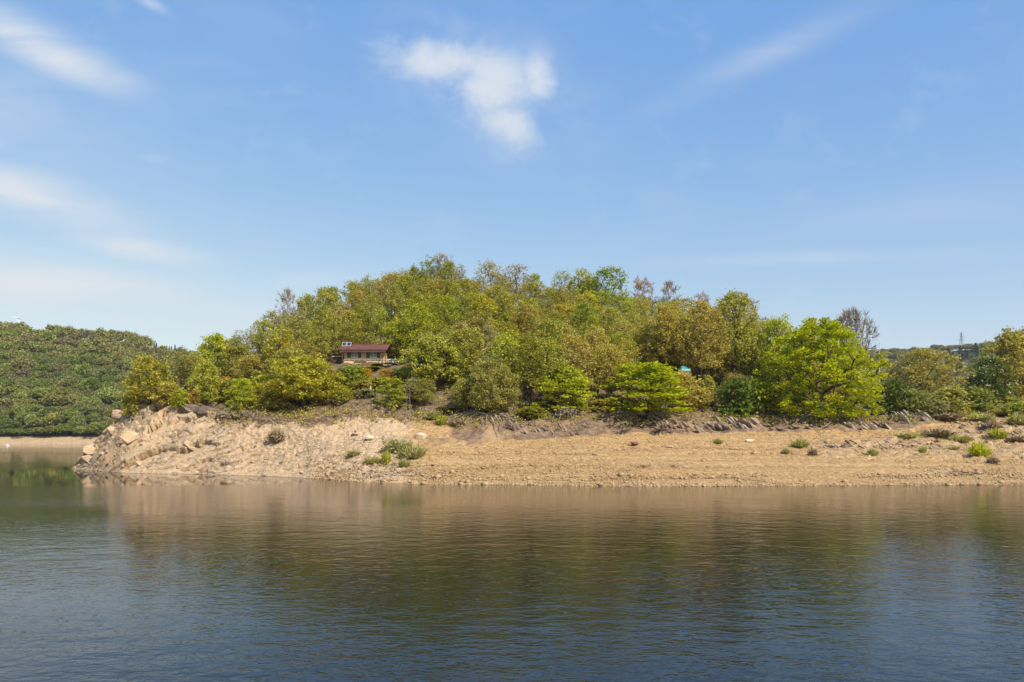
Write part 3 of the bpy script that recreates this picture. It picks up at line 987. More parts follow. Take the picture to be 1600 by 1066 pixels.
# ---- the trees one can tell apart, each with its own place, size and colour
HERO = [
    # fam, px, D, ytop, wpx, colour, label
    ('round', 234, 141, 556, 72, 'ochre', 'leaning ochre-olive tree at the left end of the rocky headland, against the far hill'),
    ('sparse', 285, 148, 543, 46, 'olive', 'small olive tree with dark forked trunk on top of the left rocks'),
    ('round', 338, 163, 521, 70, 'bright', 'fresh green round tree on the left skyline above the headland'),
    ('round', 322, 139, 562, 54, 'lime', 'yellow-green bushy oak just above the dark boulder on the headland'),
    ('tiers', 379, 135, 590, 50, 'lime', 'small lime-green oak low on the bank left of the wide olive oak'),
    ('round', 396, 148, 553, 74, 'ochre', 'ochre-olive oak behind the small lime-green oak on the left bank'),
    ('wide', 474, 134, 556, 128, 'ochre', 'wide yellow-olive oak with visible dark trunk below left of the cabin'),
    ('bush', 551, 138, 569, 54, 'green', 'dense grass-green bush directly below the cabin'),
    ('tiers', 612, 130, 589, 52, 'lime', 'small lime-green oak standing alone on the bank below right of the cabin'),
    ('wide', 679, 139, 523, 112, 'lime', 'large lime-yellow oak right beside the cabin'),
    ('wide', 764, 127, 562, 104, 'olive', 'olive-green oak above the biggest tangle of bare roots'),
    ('tiers', 882, 130, 572, 104, 'lime', 'lime-green tiered oak overhanging the bank right of the biggest root tangle'),
    ('tiers', 1012, 131, 566, 158, 'lime', 'broad lime-green oak with flat tiers and long exposed roots mid beach'),
    ('bush', 1150, 134, 588, 68, 'dark', 'dark green bush on the bank above the tilted slate slabs'),
    ('tall', 1146, 150, 456, 98, 'olive', 'tall yellow-olive oak with bare lower trunk behind the dark green bush'),
    ('big', 1282, 135, 499, 182, 'bright', 'huge bright green oak above the shadowed bank on the right'),
    ('tall', 1216, 148, 494, 62, 'lime', 'yellow-green oak rising just behind the left side of the huge green oak'),
    ('tall', 1266, 152, 497, 44, 'ochre', 'brownish crown peeping over the top of the huge green oak'),
    ('oak', 1444, 150, 545, 124, 'ochre', 'ochre oak with forked dark trunk standing between bushes on the right'),
    ('round', 1546, 152, 556, 78, 'dark', 'dark green tree with white blossom near the right edge'),
    ('wide', 1592, 155, 514, 128, 'ochre', 'big golden-olive tree cut by the right edge'),
    ('wood', 700, 196, 408, 44, 'olive', 'olive tree standing on the hill crest beside the tallest bare tree'),
    ('sparse', 672, 198, 398, 40, 'green', 'thin green tree at the very top of the hill'),
    ('sparse', 765, 200, 408, 62, 'brown', 'brown-olive sparse tree on the crest right of the summit'),
    ('sparse', 806, 200, 412, 54, 'brown', 'brownish thin tree on the crest, second right of the summit'),
    ('sparse', 878, 200, 421, 40, 'olive', 'thin olive tree on the crest left of the pale green tree'),
    ('wood', 952, 196, 418, 66, 'pale', 'pale fresh green tree rising above the skyline right of the summit'),
    ('wood', 912, 198, 422, 50, 'olive', 'olive tree on the crest touching the pale green tree'),
    ('bare', 449, 184, 449, 44, 'twig', 'bare grey tree on the left shoulder of the hill'),
    ('bare', 694, 199, 395, 46, 'twig', 'tallest bare tree on the summit'),
    ('bare', 1004, 197, 432, 42, 'pink', 'left one of two bare pinkish trees on the right crest'),
    ('bare', 1046, 195, 437, 44, 'twig', 'right one of two bare trees on the right crest'),
    ('bare', 1096, 190, 456, 34, 'pink', 'short bare tree on the crest right of the two bare trees'),
    ('bare', 1152, 186, 458, 76, 'pink', 'pinkish budding tree showing above the yellow-olive oak on the right crest'),
    ('fan', 1331, 172, 479, 82, 'twig', 'bare fan-shaped tree rising behind the huge bright green oak'),
    ('tall', 1095, 146, 470, 80, 'brown', 'brown-olive oak right above the turquoise tent'),
    ('tall', 1040, 150, 478, 76, 'brown', 'brown-olive oak left above the turquoise tent'),
    ('bush', 1395, 143, 592, 70, 'dark', 'dark green bush between the huge green oak and the ochre oak'),
    ('bush', 1425, 140, 606, 60, 'green', 'mid green bush left under the ochre oak'),
    ('bush', 1482, 141, 604, 62, 'olive', 'olive bush right under the ochre oak'),
    ('bush', 1517, 146, 604, 74, 'green', 'low green bush below the white-blossomed tree'),
    ('bush', 1570, 150, 618, 60, 'olive', 'low olive bush in front of the golden-olive tree'),
    ('bush', 1462, 139, 622, 52, 'grey', 'grey-green low bush behind the tilted grey slabs'),
    ('bush', 1592, 143, 628, 60, 'green', 'low green bush at the right frame edge beside the track'),
    ('bush', 1180, 137, 592, 58, 'green', 'mid green bush between the dark green bush and the huge oak'),
    ('bush', 208, 142, 604, 40, 'ochre', 'leftmost ochre bush of the headland, under the leaning ochre tree'),
    ('bush', 284, 137, 606, 40, 'olive', 'olive bush left of the big dark broken rock'),
    ('bush', 262, 139, 596, 48, 'ochre', 'small ochre bush among the rocks of the headland'),
    ('bush', 303, 138, 607, 26, 'gorse', 'orange flowering bush on the headland rocks'),
    ('bush', 350, 143, 586, 30, 'gorse', 'orange flowering bush above the small lime oak on the left bank'),
    ('bush', 571, 142, 572, 24, 'gorse', 'orange-yellow bush right of the dense green bush below the cabin'),
    ('bush', 603, 141, 575, 30, 'gorse', 'orange bush below the right end of the cabin'),
    ('bush', 592, 146, 574, 24, 'green', 'small green bush in front of the cabin railing'),
    ('bush', 640, 133, 598, 40, 'grey', 'grey twiggy bush under the lime oak beside the cabin'),
    ('bush', 505, 146, 575, 46, 'olive', 'olive bush left of the cabin and its lean-to'),
    ('bush', 525, 141, 582, 40, 'olive', 'olive bush between the wide olive oak and the green bush'),
    ('bush', 832, 128, 634, 60, 'olive', 'olive bush between the two root tangles left on the bank'),
    ('bush', 940, 132, 622, 54, 'brown', 'brownish bush between the two tiered lime oaks'),
    ('bush', 1085, 135, 600, 66, 'brown', 'brown bush under the brown-olive oaks on the bank'),
    ('bush', 1062, 139, 579, 60, 'brown', 'brown-olive bush directly in front of the turquoise tent'),
    ('bush', 1104, 139, 586, 40, 'olive', 'olive bush hiding the barrel right of the turquoise tent'),
    ('bush', 700, 129, 632, 44, 'grey', 'grey-olive bush on the bank left of the biggest root tangle'),
    ('bush', 545, 145, 573, 38, 'grey', 'grey-olive bush under the left window of the cabin'),
    ('bush', 580, 145, 577, 36, 'ochre', 'ochre bush under the right window of the cabin'),
    ('bush', 612, 146, 566, 30, 'olive', 'olive bush at the pale stone wall beside the cabin'),
    ('bush', 590, 138, 588, 46, 'olive', 'olive bush between the two orange bushes and the small lime-green oak'),
    ('bush', 628, 142, 572, 44, 'olive', 'olive bush at the right end of the cabin railing'),
    ('bush', 650, 135, 590, 50, 'grey', 'grey-olive bush at the foot of the large lime-yellow oak'),
    ('bush', 500, 139, 588, 54, 'ochre', 'ochre bush right behind the wide yellow-olive oak'),
    ('bush', 566, 136, 592, 44, 'ochre', 'ochre bush in front of the dense grass-green bush'),
    ('bush', 627, 134, 602, 36, 'olive', 'olive bush right behind the small lone lime-green oak'),
    ('bush', 309, 142, 588, 46, 'olive', 'olive bush directly behind the big dark broken rock'),
    ('bush', 358, 141, 592, 50, 'olive', 'olive bush between the headland rocks and the small lime oak'),
    ('bush', 416, 141, 584, 56, 'lime', 'lime-yellow bush right of the small lime oak on the left bank'),
    ('bush', 255, 151, 578, 44, 'olive', 'olive bush behind the leaning ochre tree on the headland'),
    ('bush', 425, 134, 606, 46, 'ochre', 'ochre bush left under the wide yellow-olive oak'),
    ('bush', 535, 133, 606, 40, 'olive', 'olive bush left of the left white post'),
    ('round', 372, 156, 540, 72, 'olive', 'olive oak on the left slope right of the fresh green skyline tree'),
    ('round', 300, 152, 556, 60, 'ochre', 'ochre oak left below the fresh green skyline tree'),
    ('bush', 572, 134, 606, 36, 'grey', 'grey-green bush between the two white posts'),
]
rs = random.getstate()
HERO_BOX = []
for hi, (fam, px, D, yt, w, colr, lab) in enumerate(HERO):
    random.seed(1000 + hi)
    grp = {'bush': 'bushes on the island', 'bare': 'bare trees on the hill crest', 'fan': 'bare trees on the hill crest'}.get(fam, 'trees of the island wood')
    o = place_tree(fam, px, D, yt, w, colr, lab, grp, idx=hi)
    HERO_BOX.append((px, D, yt, w, fam, rowof(o.location.z, D)))
    if 'white blossom' in lab:
        rng = np.random.default_rng(5)
        v = VAR['round'][hi % 5]
        c = crown_points(170, rng, dict(w=v['w'] * 1.0, z0=1.2, z1=v['h'], kind='dome'))
        bv, bf, bt = leaves(c, 3, 0.4, 0.6, 0.26, rng, 0.8, 1.0)
        obj('blossom', mesh('blossom', bv, bf, [LEAF['blossom']], tone=bt), o)
    if fam == 'big':
        BIG = o

# ---- the rest of the wood, between and behind them
SKY_P = [250, 300, 335, 370, 400, 430, 470, 500, 540, 600, 640, 680, 730, 770, 850, 900, 950, 1000, 1060, 1100, 1150, 1190, 1240, 1300, 1360]
SKY_Y = [570, 552, 532, 527, 506, 486, 465, 447, 436, 427, 415, 408, 414, 412, 432, 430, 428, 462, 464, 468, 470, 486, 505, 530, 560]
KEEP = [(522, 620, 528, 582, 152)]      # sight line to the cabin stays open (px0, px1, y0, y1, D)
KEEP.append((1050, 1086, 566, 590, 142))


def fill_wood():
    rng = np.random.default_rng(3)
    pts = []
    tries = 0
    while tries < 9000:
        tries += 1
        px = rng.uniform(285, 1330)
        Ds, zs = ctrl(np.array(px))
        D = rng.uniform(float(Ds[3]) + 3, float(Ds[5]) + 3)
        x = (px - 800) / F * D
        if any((x - a) ** 2 + (D - b) ** 2 < 4.6 ** 2 for a, b, *_ in pts):
            continue
        if any((x - (q[0] - 800) / F * q[1]) ** 2 + (D - q[1]) ** 2 < (2.6 if q[4] != 'big' else 6) ** 2 for q in HERO_BOX):
            continue
        if abs(x - (HOUSE_PX - 800) / F * HOUSE_D) < 8.5 and HOUSE_D - 4 < D < HOUSE_D + 8:
            continue
        pts.append((x, D, px, (D - float(Ds[3])) / (float(Ds[5]) - float(Ds[3]))))
    out = []
    for x, D, px, t in pts:
        g = float(H(px, D))
        sky = float(np.interp(px, SKY_P, SKY_Y))
        hmax = zof(sky, D) - g
        h = rng.uniform(7.4, 12.0)
        if t > 0.8:
            h = min(max(h, hmax * rng.uniform(0.86, 1.0)), hmax + 0.5, 13.5)
        h = min(h, hmax)
        w = rng.uniform(5.6, 8.2)
        if h < 3.0:
            continue
        w = min(w, h * 0.95)
        yt, yb = rowof(g + h, D), rowof(g, D)
        wp = w / D * F / 2
        if any(D < kd and px + wp > a and px - wp < b and yt < y1 and yb > y0 for a, b, y0, y1, kd in KEEP):
            continue
        # do not hide the trees one can tell apart
        lim = 0
        for q in HERO_BOX:
            if D < q[1] and q[4] != 'bush' and abs(px - q[0]) < q[3] * 0.5 + wp * 0.4 and yb > q[2]:
                lim = max(lim, q[2] + (q[5] - q[2]) * (0.36 if q[1] > 165 else 0.8))
        if yt < lim:
            h = zof(lim, D) - g
            w = min(w, h * 0.95)
        if h < 3.6:
            continue
        out.append((px, D, h, w, t))
    return out


WOOD = fill_wood()
CNAME = {'olive': 'olive', 'ochre': 'ochre-yellow', 'brown': 'brown-olive', 'lime': 'lime-green', 'green': 'mid green', 'bright': 'fresh green', 'grey': 'grey-green'}
MARKS = [(380, 'above the rocky headland'), (480, 'uphill of the wide yellow-olive oak'), (530, 'just left of the cabin'), (612, 'above the cabin'),
         (690, 'just right of the cabin'), (790, 'uphill of the biggest root tangle'), (880, 'in the middle of the wood'), (985, 'below the pale green crest tree'),
         (1060, 'below the two bare crest trees'), (1135, 'above the turquoise tent'), (1195, 'above the dark green bush'), (9999, 'behind the huge bright green oak')]
ROWS = [(0.2, 'lowest'), (0.45, 'low'), (0.75, 'high'), (99, 'on the crest')]
ORD = {1: [''], 2: ['left one of two', 'right one of two'], 3: ['leftmost of three', 'middle one of three', 'rightmost of three']}


def ordinal(i, n):
    if n in ORD:
        return ORD[n][i]
    w = ['', 'second', 'third', 'fourth', 'fifth', 'sixth', 'seventh', 'eighth', 'ninth', 'tenth', 'eleventh', 'twelfth']
    if i == 0 or i == n - 1:
        return 'leftmost' if i == 0 else 'rightmost'
    return f'{w[i]} from left' if i <= n // 2 else f'{w[n - 1 - i]} from right'


def name_all(items, noun, grp):
    """items: (object, px, phrase words..., colour): a label of its own for each, told apart left to right where the rest agrees"""
    by = {}
    for o, px, col, where in items:
        by.setdefault((col, where), []).append((px, o))
    for (col, where), L in by.items():
        L.sort(key=lambda q: q[0])
        for i, (px, o) in enumerate(L):
            n = len(L)
            if n == 1:
                lab = f'{col} {noun} {where}'
            else:
                lab = f'{ordinal(i, n)} of {col} {noun}s {where}' if n > 3 else f'{ordinal(i, n)} {col} {noun}s {where}'
            if len(lab.split()) > 16:
                lab = lab.replace('rounded ', '').replace(' the ', ' ')
            tag(o, lab, group=grp)


items = []
rngw = np.random.default_rng(77)
for i, (px, D, h, w, t) in enumerate(WOOD):
    random.seed(5000 + i)
    n = float(vnoise(np.array(px * 0.011), np.array(D * 0.05), 17)) + rngw.uniform(-0.25, 0.25)
    right = px > 820
    if px > 880 and n < 0.62:
        c = rngw.choice(['brown', 'brown', 'olive', 'ochre'])
    elif n < 0.30:
        c = rngw.choice(['brown', 'olive', 'grey'])
    elif n < 0.66:
        c = 'olive' if rngw.random() < 0.8 else 'ochre'
    elif n < 0.85:
        c = rngw.choice(['ochre', 'olive', 'lime'])
    else:
        c = rngw.choice(['green', 'lime', 'olive'])
    c = str(c)
    fam = 'sparse' if (t > 0.8 and rngw.random() < 0.5) or rngw.random() < 0.24 else 'round' if rngw.random() < 0.10 else 'wood'
    o = place_tree(fam, px, D, colour=c, h=h, w=w, label='tree', group='trees of the island wood', cat='tree')
    o.rotation_euler.x, o.rotation_euler.y = random.uniform(-.06, .06), random.uniform(-.06, .06)
    row = next(r for lim, r in ROWS if t < lim)
    mark = next(m_ for lim, m_ in MARKS if px < lim)
    items.append((o, px, CNAME[c] + (' thin-leaved' if fam == 'sparse' else ''), row + ' ' + mark.replace('in the middle', 'mid', 1)))
name_all(items, 'oak', 'trees of the island wood')


# ---- understorey: brush and low growth that nobody could count
def brush(name, n, sampler, colours, rad, flat, size, m=14, seed=1):
    rng = np.random.default_rng(seed)
    c = np.array([sampler(rng) for _ in range(n)])
    v, f, tone = leaves(c, m, rad, flat, size, rng, 0.3)
    mats = [LEAF[k] for k in colours]
    mi = np.repeat(rng.integers(0, len(mats), n), m)
    o = obj(name, mesh(name, v, f, mats, tone=tone, midx=mi))
    return tag(o, kind='stuff')


def s_floor(rng):
    while True:
        px = rng.uniform(290, 1640)
        Ds, _ = ctrl(np.array(px))
        D = rng.uniform(float(Ds[3]) + 1.5, float(Ds[5]) + 4)
        if abs(px - HOUSE_PX) < 62 and 140 < D < 158:
            continue
        if px > 1330 and D > 160:
            continue
        p = P(px, D)
        return (p.x, p.y, p.z + rng.uniform(0.1, 0.9))


def s_bank(rng):
    px = rng.uniform(330, 1640)
    Ds, _ = ctrl(np.array(px))
    D = float(Ds[3]) + rng.normal() * 1.6 + 0.4
    p = P(px, D)
    return (p.x, p.y - 0.3, p.z + rng.uniform(0.0, 0.4))


brush('undergrowth', 2200, s_floor, ['dry', 'olive', 'brown', 'dry', 'grey'], 0.75, 0.6, 0.22, 16, 31)
brush('undergrowth', 1500, s_bank, ['dry', 'dry', 'brown', 'olive'], 0.55, 0.5, 0.17, 12, 32)


# ------------------------------------------------------------------ exposed roots of the oaks on the bank
def roots(tree, px, D, n, reach, seed, drop=2.6, side=1.0):
    rng = np.random.default_rng(seed)
    base = Vector(tree.location)
    sc = tree.scale
    for i in range(n):
        a = -math.pi / 2 + rng.uniform(-1.5, 1.5) * side
        L = reach * rng.uniform(0.55, 1.15)
        q = base + Vector((0, 0, 0.35))
        dirv = Vector((math.cos(a), math.sin(a) * 0.75, 0.02))
        pts, k = [q.copy()], 9
        for j in range(1, k + 1):
            q = q + dirv * (L / k)
            dirv = (dirv + Vector((rng.normal() * 0.25, rng.normal() * 0.2, 0))).normalized()
            gx = 800 + q.x / q.y * F
            gz = float(H(gx, q.y))
            t = j / k
            q.z = max(gz + 0.25 + 0.45 * math.sin(math.pi * t) * rng.uniform(0.2, 1.4), q.z - drop / k * 2.4)
            pts.append(q.copy())
        r0 = rng.uniform(0.09, 0.20)
        loc = [((p.x - base.x), (p.y - base.y), (p.z - base.z)) for p in pts]
        rr = [r0 * (1 - 0.75 * j / k) for j in range(k + 1)]
        m = MB().tube(loc, rr, 5)
        for s in range(2):      # side rootlet
            j = int(rng.integers(3, k - 1))
            a2 = Vector(loc[j])
            e = a2 + Vector((rng.normal() * 0.8, -rng.uniform(0.2, 0.9), -rng.uniform(0.3, 1.0)))
            m.tube([a2, a2.lerp(e, 0.5) + Vector((rng.normal() * .1, 0, 0.1)), e], [rr[j] * 0.7, rr[j] * 0.5, 0.015], 4)
        # the tree is scaled and turned: bring the root into its own axes
        inv = (Matrix.Rotation(tree.rotation_euler.z, 4, 'Z') @ Matrix.Diagonal((*sc, 1))).inverted()
        m.v = [tuple(inv @ Vector(p)) for p in m.v]
        m.build('root', ROOT, tree)


byl = {h_[6]: o for h_, o in zip(HERO, [o for o in COL.objects if o.get('label') in {h[6] for h in HERO}])}
for key, n, reach, seed, side in (('biggest tangle', 20, 6.5, 1, 1.0), ('tiered oak overhanging', 12, 4.2, 2, 1.0), ('long exposed roots', 16, 8.0, 3, 1.05), ('huge bright', 20, 10.0, 4, 1.05)):
    o = next(v for k, v in byl.items() if key in k)
    roots(o, 0, 0, n, reach, seed, side=side)


# ------------------------------------------------------------------ rocks
def hull(pts):
    bm = bmesh.new()
    for p in pts:
        bm.verts.new(p)
    r = bmesh.ops.convex_hull(bm, input=bm.verts)
    bmesh.ops.delete(bm, geom=[g for g in r['geom_interior'] if isinstance(g, bmesh.types.BMVert)], context='VERTS')
    bm.verts.ensure_lookup_table()
    bm.verts.index_update()
    v = [tuple(x.co) for x in bm.verts]
    f = [tuple(x.index for x in fc.verts) for fc in bm.faces]
    bm.free()
    return v, f


def rock_mesh(seed, sx, sy, sz, n=16, m=ROCK, name='rock', boxy=0.55):
    rng = np.random.default_rng(seed)
    d = rng.normal(size=(n, 3))
    d /= np.abs(d).max(1)[:, None] * boxy + np.linalg.norm(d, axis=1)[:, None] * (1 - boxy)
    d *= np.array([sx, sy, sz]) * 0.5 * rng.uniform(0.8, 1.05, (n, 1))
    v, f = hull(d.tolist())
    return mesh(name, v, f, [m])


ROCKS = [rock_mesh(i, random.uniform(1.0, 1.7), 1.0, random.uniform(0.6, 1.0), 14 + i % 6) for i in range(14)]
SLABS = [rock_mesh(40 + i, 1.9, 0.55, 0.42, 12, SLATE, 'slab', 0.85) for i in range(8)]
GREYSLABS = [rock_mesh(60 + i, 2.2, 0.6, 0.45, 12, SLATE_GREY, 'slab', 0.85) for i in range(6)]


def headland_rocks():
    rng = np.random.default_rng(9)
    placed = []
    k = 0
    while len(placed) < 60 and k < 4000:
        k += 1
        px = 118 + (rng.uniform(0, 1) ** 1.6) * 520
        Ds, zs = ctrl(np.array(px))
        t = rng.uniform(0, 1)
        D = float(Ds[1]) + (float(Ds[3]) + 2 - float(Ds[1])) * t
        s = rng.uniform(0.7, 2.3) if px < 300 else rng.uniform(0.45, 1.15)
        if rng.random() < 0.5:
            s *= 0.6
        p = P(px, D)
        if any((p - q).length < 0.55 * (s + r) for q, r in placed):
            continue
        placed.append((p, s))
        o = obj('rock', ROCKS[int(rng.integers(len(ROCKS)))], ISLAND)
        o.location = (p.x, p.y + 0.14 * s, p.z - 0.14 * s)
        o.rotation_euler = (rng.uniform(-.5, .2), R(24) + rng.uniform(-.3, .3), rng.uniform(-.6, .6))
        o.scale = (s, s, s * rng.uniform(0.7, 1.1))


headland_rocks()


def outcrop(px0, px1, y0, y1, n, smin, smax, label, lib, seed, tilt=R(38), name='rock_outcrop'):
    rng = np.random.default_rng(seed)
    pc = (px0 + px1) / 2
    D0 = depth_at(pc, (y0 + y1) / 2)
    base = P(pc, D0)
    t = thing(name, label, 'rock outcrop', base, 0, 'rock outcrops along the bank')
    for i in range(n):
        px = px0 + (px1 - px0) * (i + rng.uniform(0.1, 0.9)) / n
        y = rng.uniform(y0, y1)
        D = depth_at(px, y)
        p = P(px, D)
        s = rng.uniform(smin, smax)
        o = obj('slab', lib[int(rng.integers(len(lib)))], t)
        o.location = (p.x - base.x, p.y - base.y, p.z - base.z + 0.12 * s)
        o.rotation_euler = (rng.uniform(-.5, .1), tilt + rng.uniform(-.16, .16), rng.uniform(-.25, .5))
        o.scale = (s * rng.uniform(0.8, 1.25), s * rng.uniform(0.9, 1.6), s * rng.uniform(0.7, 1.2))
    return t


outcrop(1105, 1182, 659, 673, 20, 0.9, 1.7, 'tilted brownish slate slabs at the bank foot below the dark green bush', SLABS, 1)
outcrop(1030, 1105, 663, 675, 16, 0.6, 1.1, 'small upright slate teeth at the bank foot right of the long roots', SLABS, 2)
outcrop(1385, 1452, 645, 662, 16, 1.1, 2.1, 'large lichen-grey tilted slabs at the start of the track', GREYSLABS, 3)
outcrop(1318, 1392, 660, 673, 16, 0.6, 1.2, 'low dark slabs in the shade right of the huge green oak', SLABS, 4)
outcrop(1288, 1340, 692, 703, 20, 0.5, 1.1, 'low slanting slate ribs lying on the right beach', SLABS, 5, R(30))
outcrop(1430, 1530, 736, 742, 40, 0.2, 0.5, 'thin dark line of stones near the waterline on the right', SLABS, 6, R(12))
outcrop(1345, 1470, 686, 702, 44, 0.3, 0.75, 'broken stone rows below the track on the right beach', SLABS, 7, R(20))
outcrop(1490, 1605, 660, 694, 55, 0.35, 0.95, 'brown rubble on the slope between the track and the green beach bush', SLABS, 8, R(25))
outcrop(790, 930, 664, 682, 20, 0.4, 0.9, 'crumbling brown stones in the bank below the tiered lime oak', SLABS, 10, R(55))
outcrop(1192, 1300, 660, 672, 22, 0.5, 1.1, 'dark stones under the huge green oak', [rock_mesh(520 + i, 1.7, 0.6, 0.5, 11, DARKROCK, 'slab', 0.75) for i in range(5)], 11, R(30))  # slabs in the dark rock colour



def boulder(px, y, w, h, m, label, seed, rot=(0, 0, 0), dD=0, n=20, boxy=0.5):
    D = depth_at(px, y) + dD
    p = P(px, D)
    me = rock_mesh(seed, w, w * 0.8, h, n, m, 'boulder', boxy)
    o = obj('boulder', me, loc=(p.x, p.y, p.z + h * 0.22), rot=rot)
    return tag(o, label, 'boulder', 'boulders and loose stones on the island')


boulder(990, 697, 1.7, 1.25, REDROCK, 'red-brown angular boulder alone on the open beach', 81, (0.1, 0.5, 0.2), n=9)
boulder(1172, 691, 1.5, 0.7, PALEROCK, 'pale flat-bottomed stone on the beach right of the dark tuft', 82)
boulder(1046, 699, 1.5, 0.22, PALEROCK, 'thin pale flat stone lying on the mid beach', 83)
outcrop(985, 1112, 727, 732, 34, 0.12, 0.34, 'thin row of small dark stones across the mid beach', SLABS, 14, R(10))
outcrop(560, 660, 735, 748, 40, 0.2, 0.5, 'scattered brown stones at the waterline below the slope bushes', SLABS, 15, R(10))
DSLABS = [rock_mesh(500 + i, 1.5, 1.0, 1.1, 11, DARKROCK, 'slab', 0.6) for i in range(6)]
outcrop(286, 330, 634, 648, 9, 1.5, 2.6, 'big dark broken rock under the yellow-green oak on the headland', DSLABS, 12, R(20))
outcrop(340, 395, 640, 652, 10, 0.7, 1.4, 'low dark broken rock under the small lime oak on the left bank', DSLABS, 13, R(20))
boulder(187, 655, 2.7, 2.6, ROCK, 'upright squared block on the left shoulder of the headland', 86, (0, 0.25, 0.3), boxy=0.8)
boulder(178, 678, 2.6, 1.9, ROCK, 'rounded pale block below the squared block on the headland edge', 87, (0, 0.5, 0.3))
boulder(140, 708, 2.6, 1.9, ROCK, 'leftmost block of the headland just above its tip', 88, (0, 0.3, 0.1))
boulder(205, 690, 3.6, 2.4, ROCK, 'largest pale slab face in the middle of the headland', 89, (0.2, 0.4, 0.0), boxy=0.7)
boulder(577, 686, 1.6, 1.0, PALEROCK, 'grey rounded stone in the pale slope left of the beach bush', 90)
boulder(657, 686, 2.4, 1.3, PALEROCK, 'smooth grey rock right behind the large beach bush', 91)


def gravel():
    """loose stones of the beach, too many and too small to pick out"""
    rng = np.random.default_rng(15)
    oct_v = np.array([(1, 0, 0), (-1, 0, 0), (0, 1, 0), (0, -1, 0), (0, 0, 1), (0, 0, -1)], float)
    oct_f = np.array([(0, 2, 4), (2, 1, 4), (1, 3, 4), (3, 0, 4), (2, 0, 5), (1, 2, 5), (3, 1, 5), (0, 3, 5)])
    n = 22000
    px = rng.uniform(480, 1640, n)
    Ds, zs = ctrl(px)
    t = rng.uniform(0, 1, n) ** 1.5
    lv = np.array([0.02, 0.16, 0.30, 0.47, 0.70])[rng.integers(0, 5, n)] + rng.normal(size=n) * 0.012 + fbm(px * 0.01, px * 0.0 + 3.0, 63) * 0.12
    t = np.where(rng.uniform(0, 1, n) < 0.3, np.clip(lv, 0, 1), t)
    D = Ds[1] - 0.2 + (Ds[2] - Ds[1]) * t
    z = H(px, D)
    s = 0.045 + rng.gamma(1.5, 0.032, n) * np.where(t < 0.25, 1.15, 0.85)
    s = np.where(rng.uniform(0, 1, n) < 0.03, s * 2.2, s)
    s = np.clip(s, 0.04, 0.55)
    c = np.stack([(px - 800) / F * D, D, z + s * 0.15], -1)
    sc = s[:, None, None] * rng.uniform(0.55, 1.3, (n, 6, 1)) * np.array([1.2, 1.0, 0.7])
    a = rng.uniform(0, 6.28, n)
    v = oct_v[None] * sc
    x, y = v[..., 0].copy(), v[..., 1].copy()
    v[..., 0] = x * np.cos(a)[:, None] - y * np.sin(a)[:, None]
    v[..., 1] = x * np.sin(a)[:, None] + y * np.cos(a)[:, None]
    v = (v + c[:, None, :]).reshape(-1, 3)
    f = (oct_f[None] + (np.arange(n) * 6)[:, None, None]).reshape(-1, 3)
    o = obj('gravel', mesh('gravel', v, f, [GRAVEL]))
    tag(o, kind='stuff')


gravel()


# ------------------------------------------------------------------ shrubs and tufts of the beach
def make_tuft(seed, n, h, w, thin=0.03):
    """a broom of thin leafy stems"""
    rng = np.random.default_rng(seed)
    a = rng.uniform(0, 6.28, n)
    r = np.sqrt(rng.uniform(0, 1, n)) * w * 0.5
    base = np.stack([np.cos(a) * r * 0.45, np.sin(a) * r * 0.45, np.zeros(n)], -1)
    hh = h * rng.uniform(0.25, 1.1, n) * (1 - 0.45 * (r / (w * 0.5)) ** 2)
    tip = np.stack([np.cos(a) * r, np.sin(a) * r, hh], -1)
    sd = np.stack([-np.sin(a + rng.normal(size=n)), np.cos(a + rng.normal(size=n)), np.zeros(n)], -1) * thin
    mid = (base + tip) / 2 + np.array([0, 0, h * 0.08])
    v = np.stack([base - sd * 0.6, base + sd * 0.6, mid + sd, tip, mid - sd], 1).reshape(-1, 3)
    stems = mesh('stem', v, np.arange(n * 5).reshape(-1, 5), [LEAF['grey']], tone=rng.uniform(0, 1, n))
    k = n // 2
    j = rng.integers(0, n, k)
    tt = rng.uniform(0.45, 1.0, k)[:, None]
    lv, lf, lt = leaves(base[j] + (tip[j] - base[j]) * tt, 2, 0.15, 1.0, 0.085, rng, 0.3, 1.8)
    lf_m = mesh('foliage', lv, lf, [LEAF['grey']], tone=lt)
    return stems, lf_m


